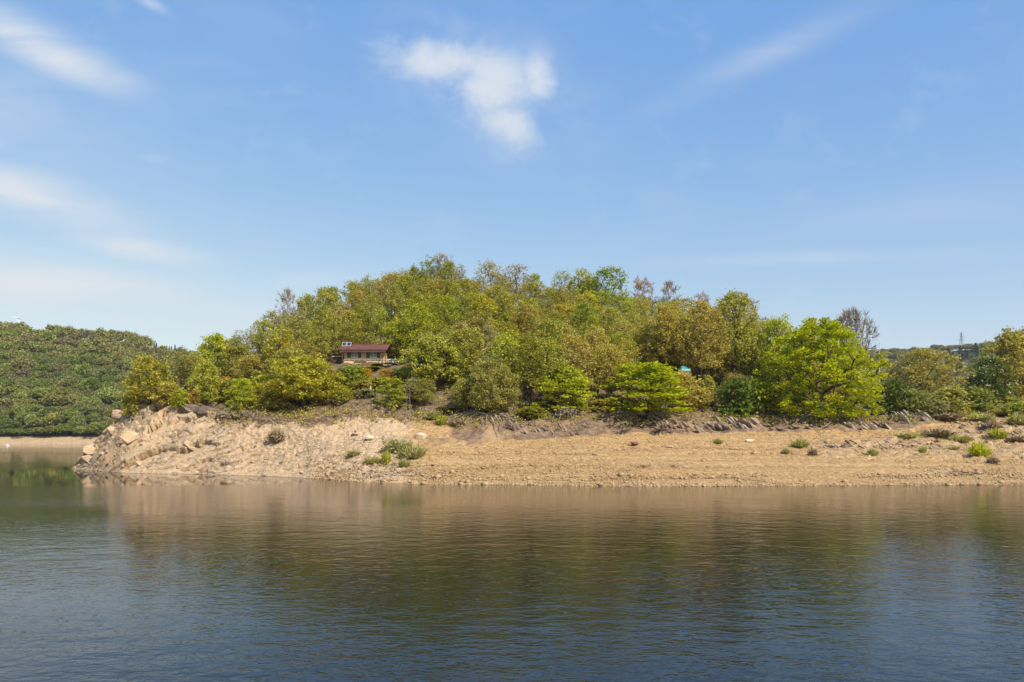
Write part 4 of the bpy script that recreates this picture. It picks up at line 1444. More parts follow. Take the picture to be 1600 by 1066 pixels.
TUFTS = [make_tuft(i, 250, 1.0, 1.3) for i in range(5)]
TUFT_LIST = [
    # px, y base, width px, height px, colour, label
    (622, 706, 54, 26, 'sage', 'largest grey-green bush on the pale slope below the small lime oak'),
    (645, 716, 50, 24, 'sage', 'loose grey-green bush right below the largest slope bush'),
    (604, 725, 18, 26, 'lime', 'narrow yellow-green tuft below the largest slope bush'),
    (632, 730, 22, 16, 'olive', 'small green tuft lowest of the cluster on the pale slope'),
    (582, 725, 30, 14, 'sage', 'low grey-green tuft left of the narrow yellow-green tuft'),
    (552, 712, 24, 12, 'sage', 'faint grey tuft at the left of the slope bushes'),
    (432, 690, 32, 24, 'dry', 'dry twiggy bush alone on the pale rock slope'),
    (1122, 695, 18, 12, 'olive', 'dark round tuft on the beach below the slate slabs'),
    (1250, 699, 34, 16, 'sage', 'pale dry tuft, widest of the beach tufts below the huge oak'),
    (1228, 709, 14, 11, 'sage', 'small grey tuft left below the widest dry tuft'),
    (1270, 712, 17, 14, 'dry', 'small dry tuft right below the widest dry tuft'),
    (1363, 713, 22, 15, 'sage', 'grey-green tuft below the broken stone rows'),
    (1442, 707, 16, 12, 'olive', 'small green tuft between the track and the waterline'),
    (1530, 714, 36, 28, 'bright', 'bright green round bush on the right beach'),
    (1551, 724, 20, 13, 'dry', 'dry brown tuft right of the bright green beach bush'),
    (1558, 686, 34, 20, 'lime', 'yellow-green bush on the slope above the bright green beach bush'),
    (1546, 672, 36, 18, 'dry', 'grey-brown twiggy bush beside the end of the track'),
    (1480, 655, 60, 12, 'dry', 'flat brown brush above the upper end of the track'),
    (1535, 658, 50, 14, 'sage', 'grey-green brush at the top end of the track'),
    (1578, 648, 54, 18, 'olive', 'olive brush on the upper slope at the right edge'),
    (1415, 683, 46, 9, 'sage', 'low grey-green growth among the broken stone rows'),
    (1590, 690, 40, 12, 'dry', 'brown brush on the rubble at the right edge'),
    (1592, 664, 44, 22, 'olive', 'olive bush at the right edge above the rubble'),
    (1465, 682, 56, 14, 'dry', 'flat brown brush below the track'),
    (1500, 690, 40, 12, 'olive', 'low olive growth on the stones below the track'),
    (1490, 703, 18, 8, 'sage', 'tiny grey tuft left of the bright green beach bush'),
    (676, 655, 30, 14, 'olive', 'olive tuft on the bank edge above the smooth grey rock'),
    (690, 664, 22, 18, 'lime', 'yellow-green tuft on the bank left of the biggest root tangle'),
    (712, 664, 30, 12, 'dry', 'dry tuft at the left foot of the biggest root tangle'),
    (1005, 730, 9, 4, 'dry', 'left one of two dry plants on the mid beach'),
    (1052, 730, 9, 4, 'dry', 'right one of two dry plants on the mid beach'),
]
for i, (px, y, w, h, c, lab) in enumerate(TUFT_LIST):
    D = depth_at(px, y)
    p = P(px, D)
    t = thing('shrub', lab, 'shrub', (p.x, p.y, p.z - 0.05), i * 1.7, 'shrubs and tufts on the open slope')
    sx = w / F * D / 1.3
    t.scale = (sx, sx, h / F * D / 1.0)
    st, lf = TUFTS[i % 5]
    a = obj('stem', st, t)
    put_mat(a, LEAF['sage'] if c in ('sage', 'olive') else LEAF[c])
    b = obj('foliage', lf, t)
    put_mat(b, LEAF[c])
    a['kind'] = 'stuff'

def s_tuft(rng):
    px, y, w, h = TUFT_LIST[int(rng.integers(len(TUFT_LIST)))][:4]
    px = px + rng.normal() * w * 0.75
    D = depth_at(px, y + rng.normal() * 3.0)
    p = P(px, D)
    return (p.x, p.y, p.z + 0.08)


def s_right(rng):
    px = rng.uniform(1380, 1640)
    D = depth_at(px, rng.uniform(648, 708))
    p = P(px, D)
    return (p.x, p.y, p.z + 0.08)


brush('dry_grass', 700, s_tuft, ['dry', 'sage', 'grey', 'dry'], 0.42, 0.45, 0.10, 9, 33)
brush('dry_grass', 420, s_right, ['dry', 'sage', 'dry', 'olive'], 0.5, 0.4, 0.11, 10, 34)

# tall dead stalks on the slope
for i, (px, yb, yt, lab) in enumerate(((640, 668, 604, 'taller pale dead stalk on the slope right of the small lime oak'), (634, 664, 612, 'shorter pale dead stalk on the slope right of the small lime oak'))):
    D = depth_at(px, yb)
    p = P(px, D)
    h = (yb - yt) / F * D
    rng = np.random.default_rng(i)
    t = thing('dead_sapling', lab, 'sapling', p)
    m = MB().tube([(0, 0, -0.2), (0.06, 0, h * 0.5), (0.02, 0, h)], [0.05, 0.035, 0.012], 5)
    m.build('stem', BARK_GREY, t)
    m = MB()
    for k in range(16):
        z = h * rng.uniform(0.25, 0.95)
        a = rng.uniform(0, 6.28)
        L = rng.uniform(0.25, 0.7)
        m.tube([(0.04, 0, z), (0.04 + math.cos(a) * L, math.sin(a) * L, z + L * 0.8)], [0.014, 0.005], 3)
    m.build('branch', BARK_GREY, t)

# ------------------------------------------------------------------ the cabin
BRICK = plain_mat('ochre_plaster', (0.60, 0.42, 0.21), 0.9, 0.18, 2.5)
ROOFM = plain_mat('red_roof', (0.125, 0.05, 0.038), 0.75, 0.25, 1.2)
ROOFD = plain_mat('brown_fascia', (0.085, 0.042, 0.034), 0.75, 0.2, 1.2)
WOODD = plain_mat('dark_timber', (0.06, 0.038, 0.028), 0.85, 0.3, 3)
SHUT = plain_mat('green_shutter', (0.018, 0.11, 0.075), 0.6, 0.2, 3)
WHITE = plain_mat('white_paint', (0.72, 0.72, 0.70), 0.6, 0.06, 3)
GREYM = plain_mat('grey_metal', (0.45, 0.46, 0.47), 0.45, 0.1, 2)
PANEL = plain_mat('solar_cell', (0.03, 0.035, 0.05), 0.25, 0.1, 2, 0.5)
STONEW = plain_mat('wall_stone', (0.42, 0.39, 0.36), 0.9, 0.3, 2)
m_, t_ = new_mat('window_glass')
_b = pbr(t_, (0.10, 0.12, 0.13), 0.06, None, 0.6)
finish(t_, _b.outputs[0])
GLASS = m_


def cabin():
    p = P(HOUSE_PX, HOUSE_D)
    k = HOUSE_D / F                      # metres per photo pixel at the cabin
    t = thing('cabin', 'small cabin with red roof, ochre walls and green shutters on the wooded slope', 'cabin', (p.x, p.y, HOUSE_Z - 0.25))
    x = lambda px: (px - HOUSE_PX) * k
    z0 = 0.0
    zt = 2.75
    d = 5.0
    L, Rr = x(538), x(598)
    # front wall pieces round two window openings, then sides and back
    z = lambda y: zof(y, HOUSE_D) - (HOUSE_Z - 0.25)
    wins = [(x(549), x(559)), (x(578), x(588.4))]
    wy0, wy1 = z(558.8), z(550.2)
    b = MB()
    b.box(L, Rr, 0, 0.2, z0, wy0)
    b.box(L, Rr, 0, 0.2, wy1, zt)
    xs = [L, wins[0][0], wins[0][1], wins[1][0], wins[1][1], Rr]
    for a, c in ((0, 1), (2, 3), (4, 5)):
        b.box(xs[a], xs[c], 0, 0.2, wy0, wy1)
    b.box(L, L + 0.2, 0.2, d, z0, zt)
    b.box(Rr - 0.2, Rr, 0.2, d, z0, zt)
    b.box(L + 0.2, Rr - 0.2, d - 0.2, d, z0, zt)
    b.build('wall', BRICK, t)
    for (a, c), (sl, sr) in zip(wins, (((542.6, 548.7), (559.3, 564.3)), ((572.2, 577.8), (588.7, 593.4)))):
        w = MB()
        e = 0.09
        w.box(a, c, 0.03, 0.12, wy0, wy0 + e).box(a, c, 0.03, 0.12, wy1 - e, wy1)
        w.box(a, a + e, 0.03, 0.12, wy0 + e, wy1 - e).box(c - e, c, 0.03, 0.12, wy0 + e, wy1 - e)
        mid = (a + c) / 2
        w.box(mid - 0.07, mid + 0.07, 0.02, 0.11, wy0 + e, wy1 - e)
        zm = (wy0 + wy1) / 2 + 0.12
        w.box(a + e, mid - 0.07, 0.05, 0.10, zm - 0.03, zm + 0.03).box(mid + 0.07, c - e, 0.05, 0.10, zm - 0.03, zm + 0.03)
        fr = w.build('window', WHITE, t)
        MB().box(a + 0.05, c - 0.05, 0.125, 0.14, wy0 + 0.05, wy1 - 0.05).build('pane', GLASS, fr)
        MB().box(a - 0.05, c + 0.05, -0.10, 0.02, wy0 - 0.07, wy0 - 0.003).build('sill', WHITE, fr)
        for s0, s1 in (sl, sr):
            s = MB()
            s0, s1 = x(s0), x(s1)
            s.box(s0, s0 + 0.07, -0.06, -0.003, wy0 - 0.05, wy1 + 0.05).box(s1 - 0.07, s1, -0.06, -0.003, wy0 - 0.05, wy1 + 0.05)
            n = 8
            for i in range(n):
                za = wy0 - 0.05 + (wy1 - wy0 + 0.10) * i / n
                zb = za + (wy1 - wy0 + 0.10) / n - 0.025
                s.box(s0 + 0.07, s1 - 0.07, -0.05, -0.006, za, zb)
            s.build('shutter', SHUT, t)
    # roof: two slopes, lower porch band, fascia and gable ends
    rl, rr = x(529), x(606)
    yr, ye = 2.6, -0.65
    zr, ze = 4.12, 2.86
    r = MB()
    th = 0.09
    ns = 26
    for i in range(ns):                      # standing courses of roofing
        a, c = rl + (rr - rl) * i / ns, rl + (rr - rl) * (i + 1) / ns - 0.015
        r.hexa([(a, ye, ze), (c, ye, ze), (c, yr, zr), (a, yr, zr), (a, ye, ze + th), (c, ye, ze + th), (c, yr, zr + th), (a, yr, zr + th)])
        r.hexa([(a, yr, zr), (c, yr, zr), (c, d + .5, ze), (a, d + .5, ze), (a, yr, zr + th), (c, yr, zr + th), (c, d + .5, ze + th), (a, d + .5, ze + th)])
    rf = r.build('roof', ROOFM, t)
    MB().tube([(rl, yr, zr + th + 0.02), (rr, yr, zr + th + 0.02)], 0.09, 6).build('ridge_cap', ROOFM, rf)
    g = MB()
    g.hexa([(x(533.5), -1.25, 2.50), (x(604), -1.25, 2.50), (x(604), -0.35, 2.80), (x(533.5), -0.35, 2.80), (x(533.5), -1.25, 2.60), (x(604), -1.25, 2.60), (x(604), -0.35, 2.845), (x(533.5), -0.35, 2.845)])
    g.box(x(533.5), x(604), -1.30, -1.255, 2.36, 2.62)
    g.build('porch_roof', ROOFD, t)
    MB().box(rl, rr, ye - 0.06, ye - 0.003, ze - 0.14, ze + 0.10).build('fascia', ROOFD, t)
    MB().tube([(rl, ye - 0.12, ze + 0.02), (rr, ye - 0.12, ze + 0.02)], 0.05, 6).build('gutter', WOODD, t)
    for gx in (L + 0.003, Rr - 0.183):
        v = [(gx, 0.1, zt), (gx, d - 0.1, zt), (gx, yr, zr - 0.02), (gx + .18, 0.1, zt), (gx + .18, d - .1, zt), (gx + .18, yr, zr - 0.02)]
        obj('gable', mesh('gable', v, [(0, 1, 2), (5, 4, 3), (0, 3, 4, 1), (1, 4, 5, 2), (2, 5, 3, 0)], [WOODD]), t)
    for q in (536.8, 598.9, 603.5):
        MB().box(x(q) - 0.08, x(q) + 0.08, -1.18, -1.02, -0.3, 2.52).build('post', WOODD, t)
    # terrace railing
    rail = MB()
    for zz in (1.02, 0.62, 0.25):
        rail.box(x(540), x(606), -1.62, -1.57, zz - 0.025, zz + 0.025)
    rail.build('rail', GREYM, t)
    for i in range(9):
        q = x(540) + (x(606) - x(540)) * i / 8
        MB().box(q - 0.03, q + 0.03, -1.565, -1.50, -0.4, 1.05).build('rail_post', GREYM, t)
    MB().box(x(534), x(607), -1.7, 0.0, -0.25, -0.02).build('terrace', STONEW, t)
    # planter box under the middle of the railing
    MB().box(x(556), x(575), -2.0, -1.66, 0.35, 0.62).build('planter', WOODD, t)
    # lean-to on the left
    MB().box(x(517.5), x(535), 0.3, 2.6, 1.66, 1.76).build('lean_to_roof', GREYM, t)
    MB().box(x(519), x(537.5), 0.6, 2.3, 0, 1.655).build('lean_to_wall', WOODD, t)
    # solar panels, each a thing resting on the roof
    for i, (a, c) in enumerate(((531.5, 538.2), (539.0, 545.8))):
        A, Cc = x(a) + p.x, x(c) + p.x
        q = thing('solar_panel', ('left' if i == 0 else 'right') + ' one of two solar panels on the left end of the cabin roof', 'solar panel',
                  (A, p.y + 1.4, HOUSE_Z - 0.25 + 3.78), 0, 'solar panels on the cabin roof')
        w = Cc - A
        rot = Matrix.Rotation(R(48), 4, 'X')
        pn = MB().box(0.07, w - 0.07, 0.08, 1.02, 0.03, 0.06)
        pn.v = [tuple(rot @ Vector(v)) for v in pn.v]
        pn.build('cell', PANEL, q)
        fr = MB().box(0, w, 0, 0.08, 0, 0.07).box(0, w, 1.02, 1.1, 0, 0.07).box(0, 0.07, 0.08, 1.02, 0, 0.07).box(w - 0.07, w, 0.08, 1.02, 0, 0.07)
        fr.box(0.07, w - 0.07, 0.085, 1.015, 0.0, 0.025)
        fr.v = [tuple(rot @ Vector(v)) for v in fr.v]
        fr.build('frame', GREYM, q)
        MB().box(0.1, 0.16, 0.55, 0.62, -0.25, 0.55).box(w - .16, w - .1, 0.55, 0.62, -0.25, 0.55).build('strut', GREYM, q)
    # pale stones stacked right of the cabin
    s = thing('stone_wall', 'pale grey dry stone wall at the right end of the cabin', 'wall', (p.x + x(612), p.y - 0.3, HOUSE_Z - 0.4))
    rng = np.random.default_rng(4)
    for i in range(26):
        row, c = divmod(i, 7)
        sz = rng.uniform(0.36, 0.5)
        me = rock_mesh(300 + i % 6, 1.2, 1, 0.8, 12, STONEW, 'stone') if i < 6 else bpy.data.objects['stone' if i % 6 == 0 else f'stone.{i % 6:03d}'].data
        o = obj('stone', me, s)
        o.location = (-0.9 + c * 0.36 + (row % 2) * 0.15, rng.uniform(-.1, .1), 0.2 + row * 0.34)
        o.rotation_euler = (rng.uniform(-.3, .3), rng.uniform(-.3, .3), rng.uniform(0, 6))
        o.scale = (sz, sz, sz)


cabin()

# white posts of the garden boundary
for px, yb, yt, lab in ((535.5, 626, 612, 'left white post on the slope below the cabin'), (579.3, 621, 604, 'right white post on the slope below the cabin'), (643, 621, 601, 'thin white post under the lime oak beside the cabin')):
    D = depth_at(px, yb)
    p = P(px, D)
    h = (yb - yt) / F * D
    o = MB().tube([(0, 0, -0.3), (0, 0, h), (0, 0, h + 0.04)], [0.075, 0.07, 0.045], 6).build('fence_post', WHITE, loc=p)
    tag(o, lab, 'post', 'white posts below the cabin')


# ------------------------------------------------------------------ tent among the trees
def tent():
    TQ = plain_mat('turquoise_cloth', (0.02, 0.22, 0.25), 0.7, 0.15, 2)
    MINT = plain_mat('mint_cloth', (0.26, 0.46, 0.42), 0.7, 0.1, 2)
    RED = plain_mat('red_cloth', (0.45, 0.08, 0.05), 0.7, 0.15, 2)
    D = 141.0
    p = P(1068, D, zof(582, D))
    t = thing('tent', 'turquoise and white tent half hidden in the brown wood', 'tent', p, 0.15)
    w = 1.0
    r = MB()
    r.hexa([(-w * .7, -.9, 0.62), (w, -.9, 0.46), (w, .9, 0.46), (-w * .7, .9, 0.62), (-.35, -.06, 1.1), (.2, -.06, 1.05), (.2, .06, 1.05), (-.35, .06, 1.1)])
    r.build('roof', TQ, t)
    MB().hexa([(-w * .65, -.88, 0.24), (w * .97, -.88, 0.2), (w * .97, .88, 0.2), (-w * .65, .88, 0.24), (-w * .68, -.88, 0.615), (w * .98, -.88, 0.455), (w * .98, .88, 0.455), (-w * .68, .88, 0.615)]).build('valance', MINT, t)
    MB().box(-0.6, 0.8, -.8, .8, -1.4, 0.19).build('wall', plain_mat('grey_green_cloth', (0.16, 0.17, 0.12), 0.8, 0.2, 2), t)
    MB().box(-0.62, 0.3, -.86, -.81, -0.05, 0.16).build('stripe', RED, t)
    for a in (-.66, .9):
        MB().tube([(a, -.9, -2.5), (a, -.9, 0.5)], 0.03, 5).build('pole', GREYM, t)
    # a blue barrel a few steps to the right
    BL = plain_mat('blue_plastic', (0.06, 0.20, 0.32), 0.5, 0.15, 2)
    q = P(1107, 141)
    q.z = max(q.z, zof(592, 141))
    n = 12
    prof = [(0.0, 0), (0.28, 0), (0.30, 0.08), (0.29, 0.3), (0.315, 0.33), (0.29, 0.36), (0.29, 0.6), (0.315, 0.63), (0.29, 0.66), (0.30, 0.9), (0.27, 0.97), (0.0, 0.97)]
    v = [(r_ * math.cos(6.2832 * j / n), r_ * math.sin(6.2832 * j / n), z_) for r_, z_ in prof for j in range(n)]
    f = [(i * n + j, i * n + (j + 1) % n, (i + 1) * n + (j + 1) % n, (i + 1) * n + j) for i in range(len(prof) - 1) for j in range(n)]
    o = obj('barrel', mesh('barrel', v, f, [BL]), loc=P(1107, 141))
    tag(o, 'small blue barrel under the trees right of the turquoise tent', 'barrel')


tent()

# thin mast behind the huge oak, on the right
p = P(1374, 165)
mh = zof(536, 165) - p.z
t = thing('mast', 'thin grey mast rising right of the huge bright green oak', 'mast', p)
MB().tube([(0, 0, -.3), (0, 0, mh * 0.6), (0, 0, mh)], [0.11, 0.09, 0.05], 7).build('pole', GREYM, t)
MB().tube([(0, 0, mh - 0.25), (0.05, 0, mh + 0.12)], 0.09, 6).build('cap', GREYM, t)


# ------------------------------------------------------------------ far forests
def far_variant(seed, w, h, n, size, raw=False):
    rng = np.random.default_rng(seed)
    pts = []
    lumps = [(rng.uniform(-.32, .32) * w, rng.uniform(-.32, .32) * w, rng.uniform(0.45, 0.72) * h, rng.uniform(0.26, 0.4) * w) for _ in range(6)]
    lumps.append((0, 0, 0.45 * h, 0.45 * w))
    for i in range(n):
        lx, ly, lz, lr = lumps[int(rng.integers(len(lumps)))]
        d = rng.normal(size=3)
        d /= np.linalg.norm(d)
        if d[2] < -0.35:
            d[2] *= -0.5
        q = lr * rng.uniform(0.8, 1.05)
        pts.append((lx + d[0] * q, ly + d[1] * q, min(h, lz + d[2] * q * 0.85)))
    v, f, tone = leaves(np.array(pts), 3, size * 1.2, 0.8, size, rng, 0.6, 1.3)
    if raw:
        return v, f, tone
    b = MB().tube([(0, 0, -1.5), (0, 0, h * 0.3), (0, 0, h * 0.65)], [0.4, 0.3, 0.1], 5)
    tv, tf = np.array(b.v), [q for q in b.f if len(q) == 4]
    nf = len(f)
    f2 = np.concatenate([f, np.array(tf) + len(v)])
    me = mesh('crown', np.concatenate([v, tv]), f2, [LEAF['far_green'], BARK], tone=np.concatenate([tone, np.zeros(len(tf))]), midx=[0] * nf + [1] * len(tf))
    return me


FAR = [far_variant(800 + i, 13.5, 14, 800, 0.8) for i in range(6)]

THIN = [far_variant(850 + i, 13.5, 14, 330, 1.15, True) for i in range(3)]
for _q in (1, 2):      # the joined canopy uses lumps of one size so that they can be numbered evenly
    assert len(THIN[_q][0]) == len(THIN[0][0])


def spruce_mesh(seed):
    rng = np.random.default_rng(seed)
    c, rad = [], []
    h = 20.0
    for i in range(260):
        t = rng.uniform(0, 1) ** 0.8
        a = rng.uniform(0, 6.28)
        r = (1 - t) * 3.0 * rng.uniform(0.5, 1.0)
        c.append((math.cos(a) * r, math.sin(a) * r, 1.2 + t * (h - 1.4) - r * 0.25))
    v, f, tone = leaves(np.array(c), 2, 0.6, 0.5, 1.0, rng, 0.4, 1.8)
    b = MB().tube([(0, 0, -1), (0, 0, h * 0.5), (0, 0, h)], [0.3, 0.2, 0.03], 5)
    tf = [q for q in b.f if len(q) == 4]
    return mesh('spruce', np.concatenate([v, np.array(b.v)]), np.concatenate([f, np.array(tf) + len(v)]), [LEAF['spruce'], BARK],
                tone=np.concatenate([tone, np.zeros(len(tf))]), midx=[0] * len(f) + [1] * len(tf))


SPR = [spruce_mesh(i) for i in range(3)]


def far_tree(lib, name, x, y, z, s, sz, colour, i):
    o = obj(name, lib[i % len(lib)], loc=(x, y, z), rot=(0, 0, (i * 2.399) % 6.283), scale=(s, s, sz))
    if colour:
        put_mat(o, LEAF[colour])
    tag(o, 'tree', 'tree')
    return o


FARNAME = {'far_green': 'dark green', 'far_olive': 'olive', 'far_brown': 'brownish', 'far_light': 'light green'}


def forest_left():
    rng = np.random.default_rng(21)
    pts, tries = [], 0
    while tries < 16000 and len(pts) < 420:
        tries += 1
        px, t = rng.uniform(-25, 305), rng.uniform(0.05, 1.1)
        x, y, z = left_hill(np.array(px), np.array(t))
        if any((x - a) ** 2 + (y - b) ** 2 < (9.4 + 2.2 * t) ** 2 for a, b, *_ in pts):
            continue
        pts.append((float(x), float(y), float(z), px, t))
    # one full row along the shore
    for px in np.arange(-30, 200, 17):
        q = px + rng.uniform(-4, 4)
        x, y, z = left_hill(np.array(q), np.array(0.036))
        pts.append((float(x), float(y), float(z), q, 0.036))
    items = []
    spr = []
    mass = []
    for i, (x, y, z, px, t) in enumerate(pts):
        if (t > 0.9 and px > 235) or (t > 1.03 and px < 75):
            if px > 222 and len([q for q in spr if q[1] > 222]) > 40:
                continue
            s = rng.uniform(0.24, 0.4)
            o = far_tree(SPR, 'spruce_tree', x, y, z, s * 1.2, s, None, i)
            spr.append((o, px, 'dark spruce', 'on the ridge behind the left rocks' if px > 222 else 'on the crest near the wind turbine'))
            continue
        n = float(vnoise(np.array(x * 0.02), np.array(y * 0.02), 55)) + rng.uniform(-0.45, 0.45)
        if t > 0.72:
            c = 'far_olive' if n < 0.7 else 'far_brown' if n < 0.85 else 'far_light'
        elif t > 0.3:
            c = 'far_green' if n < 0.45 else 'far_brown' if n < 0.6 else 'far_olive' if n < 0.85 else 'far_light'
        else:
            c = 'far_green' if n < 0.7 else 'far_light' if n < 0.88 else 'far_olive'
        s = rng.uniform(0.74, 1.18)
        if t > 0.62:
            mass.append((x, y, z - 1.5, s, s * rng.uniform(0.65, 1.1), ('far_green', 'far_olive', 'far_brown', 'far_light').index(c)))
            continue
        o = far_tree(FAR, 'forest_tree', x, y, z - 1.5, s, s * rng.uniform(0.65, 1.1) * (0.66 if t < 0.05 else 1), c, i)
        row = ('on the far shore' if t < 0.06 else 'low on far hill' if t < 0.22 else 'lower far hill' if t < 0.4 else 'upper far hill' if t < 0.6 else 'high on far hill' if t < 0.85 else 'on far hill crest')
        colm = 'at left edge' if px < 20 else 'below turbine' if px < 60 else 'left part' if px < 110 else 'centre' if px < 160 else 'right part' if px < 210 else 'beside island'
        items.append((o, px, ('large ' if s > 0.96 else 'small ') + FARNAME[c], row + ' ' + colm))
    more, tries = [], 0
    while tries < 5000 and len(more) < 190:      # the same forest goes on to the left of the view
        tries += 1
        px, t = rng.uniform(-260, -28), rng.uniform(0.04, 1.05)
        x, y, z = left_hill(np.array(px), np.array(t))
        if any((x - a) ** 2 + (y - b) ** 2 < 13.5 ** 2 for a, b in more):
            continue
        more.append((float(x), float(y)))
        s = rng.uniform(1.0, 1.4)
        mass.append((float(x), float(y), float(z) - 1.5, s, s * rng.uniform(0.65, 1.0), int(rng.choice([0, 0, 1, 1, 2, 3]))))
    more, tries = [], 0
    while tries < 3000 and len(more) < 70:       # and the right one behind the golden tree
        tries += 1
        px, t = rng.uniform(1576, 1760), rng.uniform(0.4, 1.05)
        x, y, z = right_hill(np.array(px), np.array(t))
        if any((x - a) ** 2 + (y - b) ** 2 < 20 ** 2 for a, b in more):
            continue
        more.append((float(x), float(y)))
        s = rng.uniform(1.3, 1.8)
        mass.append((float(x), float(y), float(z) - 2, s, s * rng.uniform(0.6, 0.85), int(rng.choice([0, 1, 1, 2]))))
    vs, fs, tn, mi, k = [], [], [], [], 0
    for x, y, z, s, sz, c in mass:
        v, f, tone = THIN[k % len(THIN)]
        a = k * 2.399
        w = np.stack([(v[:, 0] * math.cos(a) - v[:, 1] * math.sin(a)) * s + x, (v[:, 0] * math.sin(a) + v[:, 1] * math.cos(a)) * s + y, v[:, 2] * sz + z], -1)
        vs.append(w)
        fs.append(f + k * len(v))
        tn.append(tone)
        mi.append(np.full(len(f), c))
        k += 1
    fo = obj('forest_canopy', mesh('forest_canopy', np.concatenate(vs), np.concatenate(fs), [LEAF[q] for q in ('far_green', 'far_olive', 'far_brown', 'far_light')],
                                   tone=np.concatenate(tn), midx=np.concatenate(mi)))
    tag(fo, kind='stuff')
    name_all(items, 'tree', 'trees of the far left hillside')
    for o, px, c, w in spr:
        tag(o, 'dark pointed spruce in the row ' + w, group='spruces ' + w)


def forest_right():
    rng = np.random.default_rng(22)
    pts, tries, items, spr = [], 0, [], []
    while tries < 9000 and len(pts) < 170:
        tries += 1
        px, t = rng.uniform(1335, 1575), rng.uniform(0.5, 1.06)
        x, y, z = right_hill(np.array(px), np.array(t))
        if any((x - a) ** 2 + (y - b) ** 2 < 14 ** 2 for a, b in pts):
            continue
        pts.append((float(x), float(y)))
        n = float(vnoise(np.array(px * 0.03), np.array(y * 0.01), 66)) + rng.uniform(-.25, .25)
        i = len(pts)
        if 1478 < px < 1528 and t < 0.95:
            s = rng.uniform(0.5, 0.75)
            spr.append((far_tree(SPR, 'spruce_tree', float(x), float(y), float(z) - 1, s * 2.1, s, None, i), px, 'dark spruce', 'on the distant right hill below the pylon'))
            continue
        c = 'far_brown' if n < 0.45 else 'far_olive' if n < 0.75 else 'far_green'
        s = rng.uniform(0.95, 1.35)
        o = far_tree(FAR, 'forest_tree', float(x), float(y), float(z) - 2, s, s * rng.uniform(0.65, 0.9), c, i)
        row = 'low on distant right hill' if t < 0.7 else 'high distant right hill' if t < 0.95 else 'on distant right skyline'
        colm = 'beside the mast' if px < 1400 else 'above ochre oak' if px < 1490 else 'near the pylon' if px < 1560 else 'at the right edge'
        items.append((o, px, 'rounded ' + FARNAME[c], row + ' ' + colm))
    name_all(items, 'tree', 'trees of the distant right hill')
    for o, px, c, w in spr:
        tag(o, 'dark pointed spruce ' + w, group='spruces on the distant right hill')


forest_left()
forest_right()


# ------------------------------------------------------------------ wind turbine, pylon, buoy
def turbine():
    D = 2600.0
    k = D / F
    x = (29 - 800) * k
    hub = zof(498, D)
    base = hub - 100
    t = thing('wind_turbine', 'white wind turbine behind the trees of the far left hill crest', 'wind turbine', (x, D, base))
    MB().tube([(0, 0, 0), (0, 0, 50), (0, 0, 99)], [3.6, 3.2, 2.6], 12).build('tower', WHITE, t)
    MB().box(-2.6, 2.6, -5, 8, 98.5, 103.5).build('nacelle', WHITE, t)
    h = MB().tube([(0, -5.1, 101), (0, -8, 101), (0, -9.5, 101)], [2.4, 2.0, 0.5], 8).build('hub', WHITE, t)
    for a in (42, 162, 282):
        c, s = math.cos(R(a)), math.sin(R(a))
        b = MB()
        for r0, r1, w0, w1 in ((1.0, 6, 1.2, 2.2), (6, 25, 2.2, 0.6)):
            q = []
            for r_, w_ in ((r0, w0), (r1, w1)):
                q.append([(c * r_ - s * e * w_ * 0.5, -7 + d, 101 + s * r_ + c * e * w_ * 0.5) for e, d in ((-1, -.4), (1, -.4), (1, .4), (-1, .4))])
            b.hexa(q[0] + q[1])
        b.build('blade', WHITE, t)


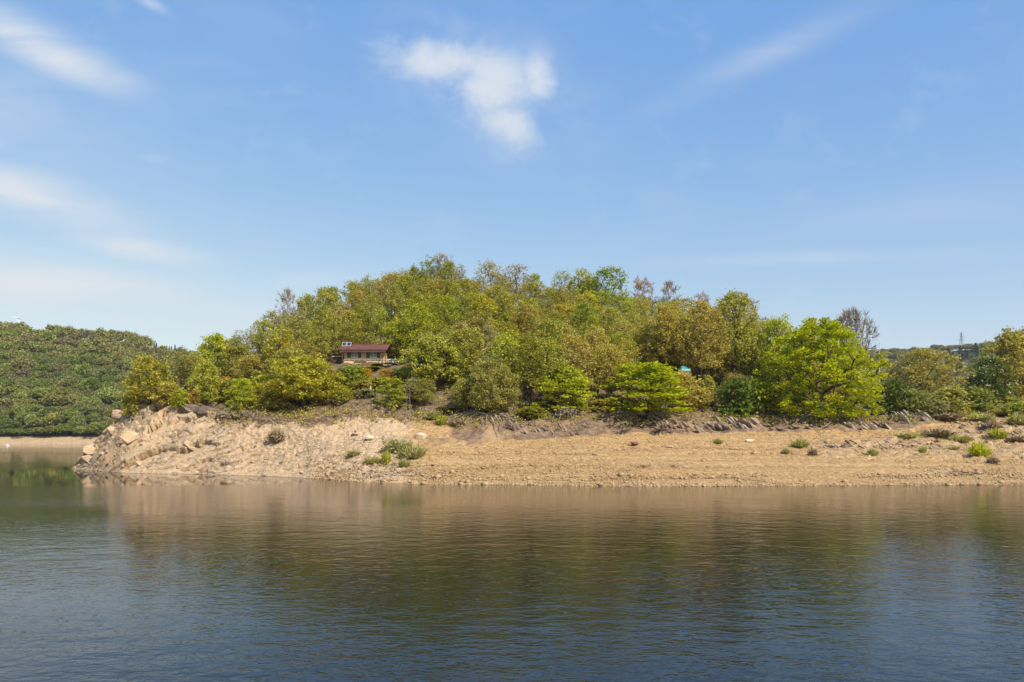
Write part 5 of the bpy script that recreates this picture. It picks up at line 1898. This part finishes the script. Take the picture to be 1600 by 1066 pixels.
def pylon():
    D = 1230.0
    k = D / F
    x = (1502 - 800) * k
    zt = zof(519, D)
    h = 32.0
    t = thing('power_pylon', 'lattice power pylon on the distant right skyline', 'pylon', (x, D, zt - h))
    STEEL = plain_mat('pylon_steel', (0.14, 0.15, 0.16), 0.6, 0.1, 0.5, 0.4, 0.0)
    b = MB()
    w = lambda z: 2.6 * (1 - z / h) + 0.35
    for sx, sy in ((-1, -1), (1, -1), (1, 1), (-1, 1)):
        b.tube([(sx * w(0), sy * w(0), 0), (sx * w(h * .6), sy * w(h * .6), h * .6), (sx * w(h), sy * w(h), h)], 0.22, 4)
    for i in range(9):
        a, c = h * i / 9, h * (i + 1) / 9
        for s in (-1, 1):
            b.tube([(-w(a), s * w(a), a), (w(c), s * w(c), c)], 0.12, 3)
            b.tube([(w(a), s * w(a), a), (-w(c), s * w(c), c)], 0.12, 3)
    b.build('lattice', STEEL, t)
    for z, L in ((h * 0.62, 6.0), (h * 0.76, 4.8), (h * 0.9, 3.4)):
        m = MB().tube([(-L, 0, z), (0, 0, z + 0.9), (L, 0, z)], 0.2, 4).tube([(-L, 0, z), (L, 0, z)], 0.16, 4)
        for e in (-L, L):
            m.tube([(e, 0, z), (e, 0, z - 1.4)], 0.12, 4)
        m.build('crossarm', STEEL, t)


turbine()
pylon()
D = CH * F / (697 - HY)
x = (12 - 800) / F * D
t = thing('buoy', 'small white buoy floating near the left edge of the lake', 'buoy', (x, D, 0))
MB().tube([(-0.8, 0, -0.3), (-0.75, 0, 0.25), (0, 0, 0.5), (0.75, 0, 0.25), (0.8, 0, -0.3)], [0.2, 0.5, 0.6, 0.5, 0.2], 8).build('float', WHITE, t)
MB().tube([(0, 0, 0.9), (0, 0, 1.7)], 0.06, 5).build('mast', WHITE, t)


# ------------------------------------------------------------------ spring haze between the camera and the far hills
def haze():
    m = bpy.data.materials.new('haze')
    m.use_nodes = True
    t = NT(m.node_tree)
    v = t.n('ShaderNodeVolumePrincipled')
    v.inputs['Color'].default_value = (0.86, 0.92, 1.0, 1)
    v.inputs['Density'].default_value = 0.00007
    v.inputs['Anisotropy'].default_value = 0.2
    o = t.n('ShaderNodeOutputMaterial')
    t.put(o.inputs['Volume'], v.outputs[0])
    b = MB().box(-2000, 2000, -330, 3300, -12, 440)
    h = b.build('haze', m)
    tag(h, kind='stuff')


haze()
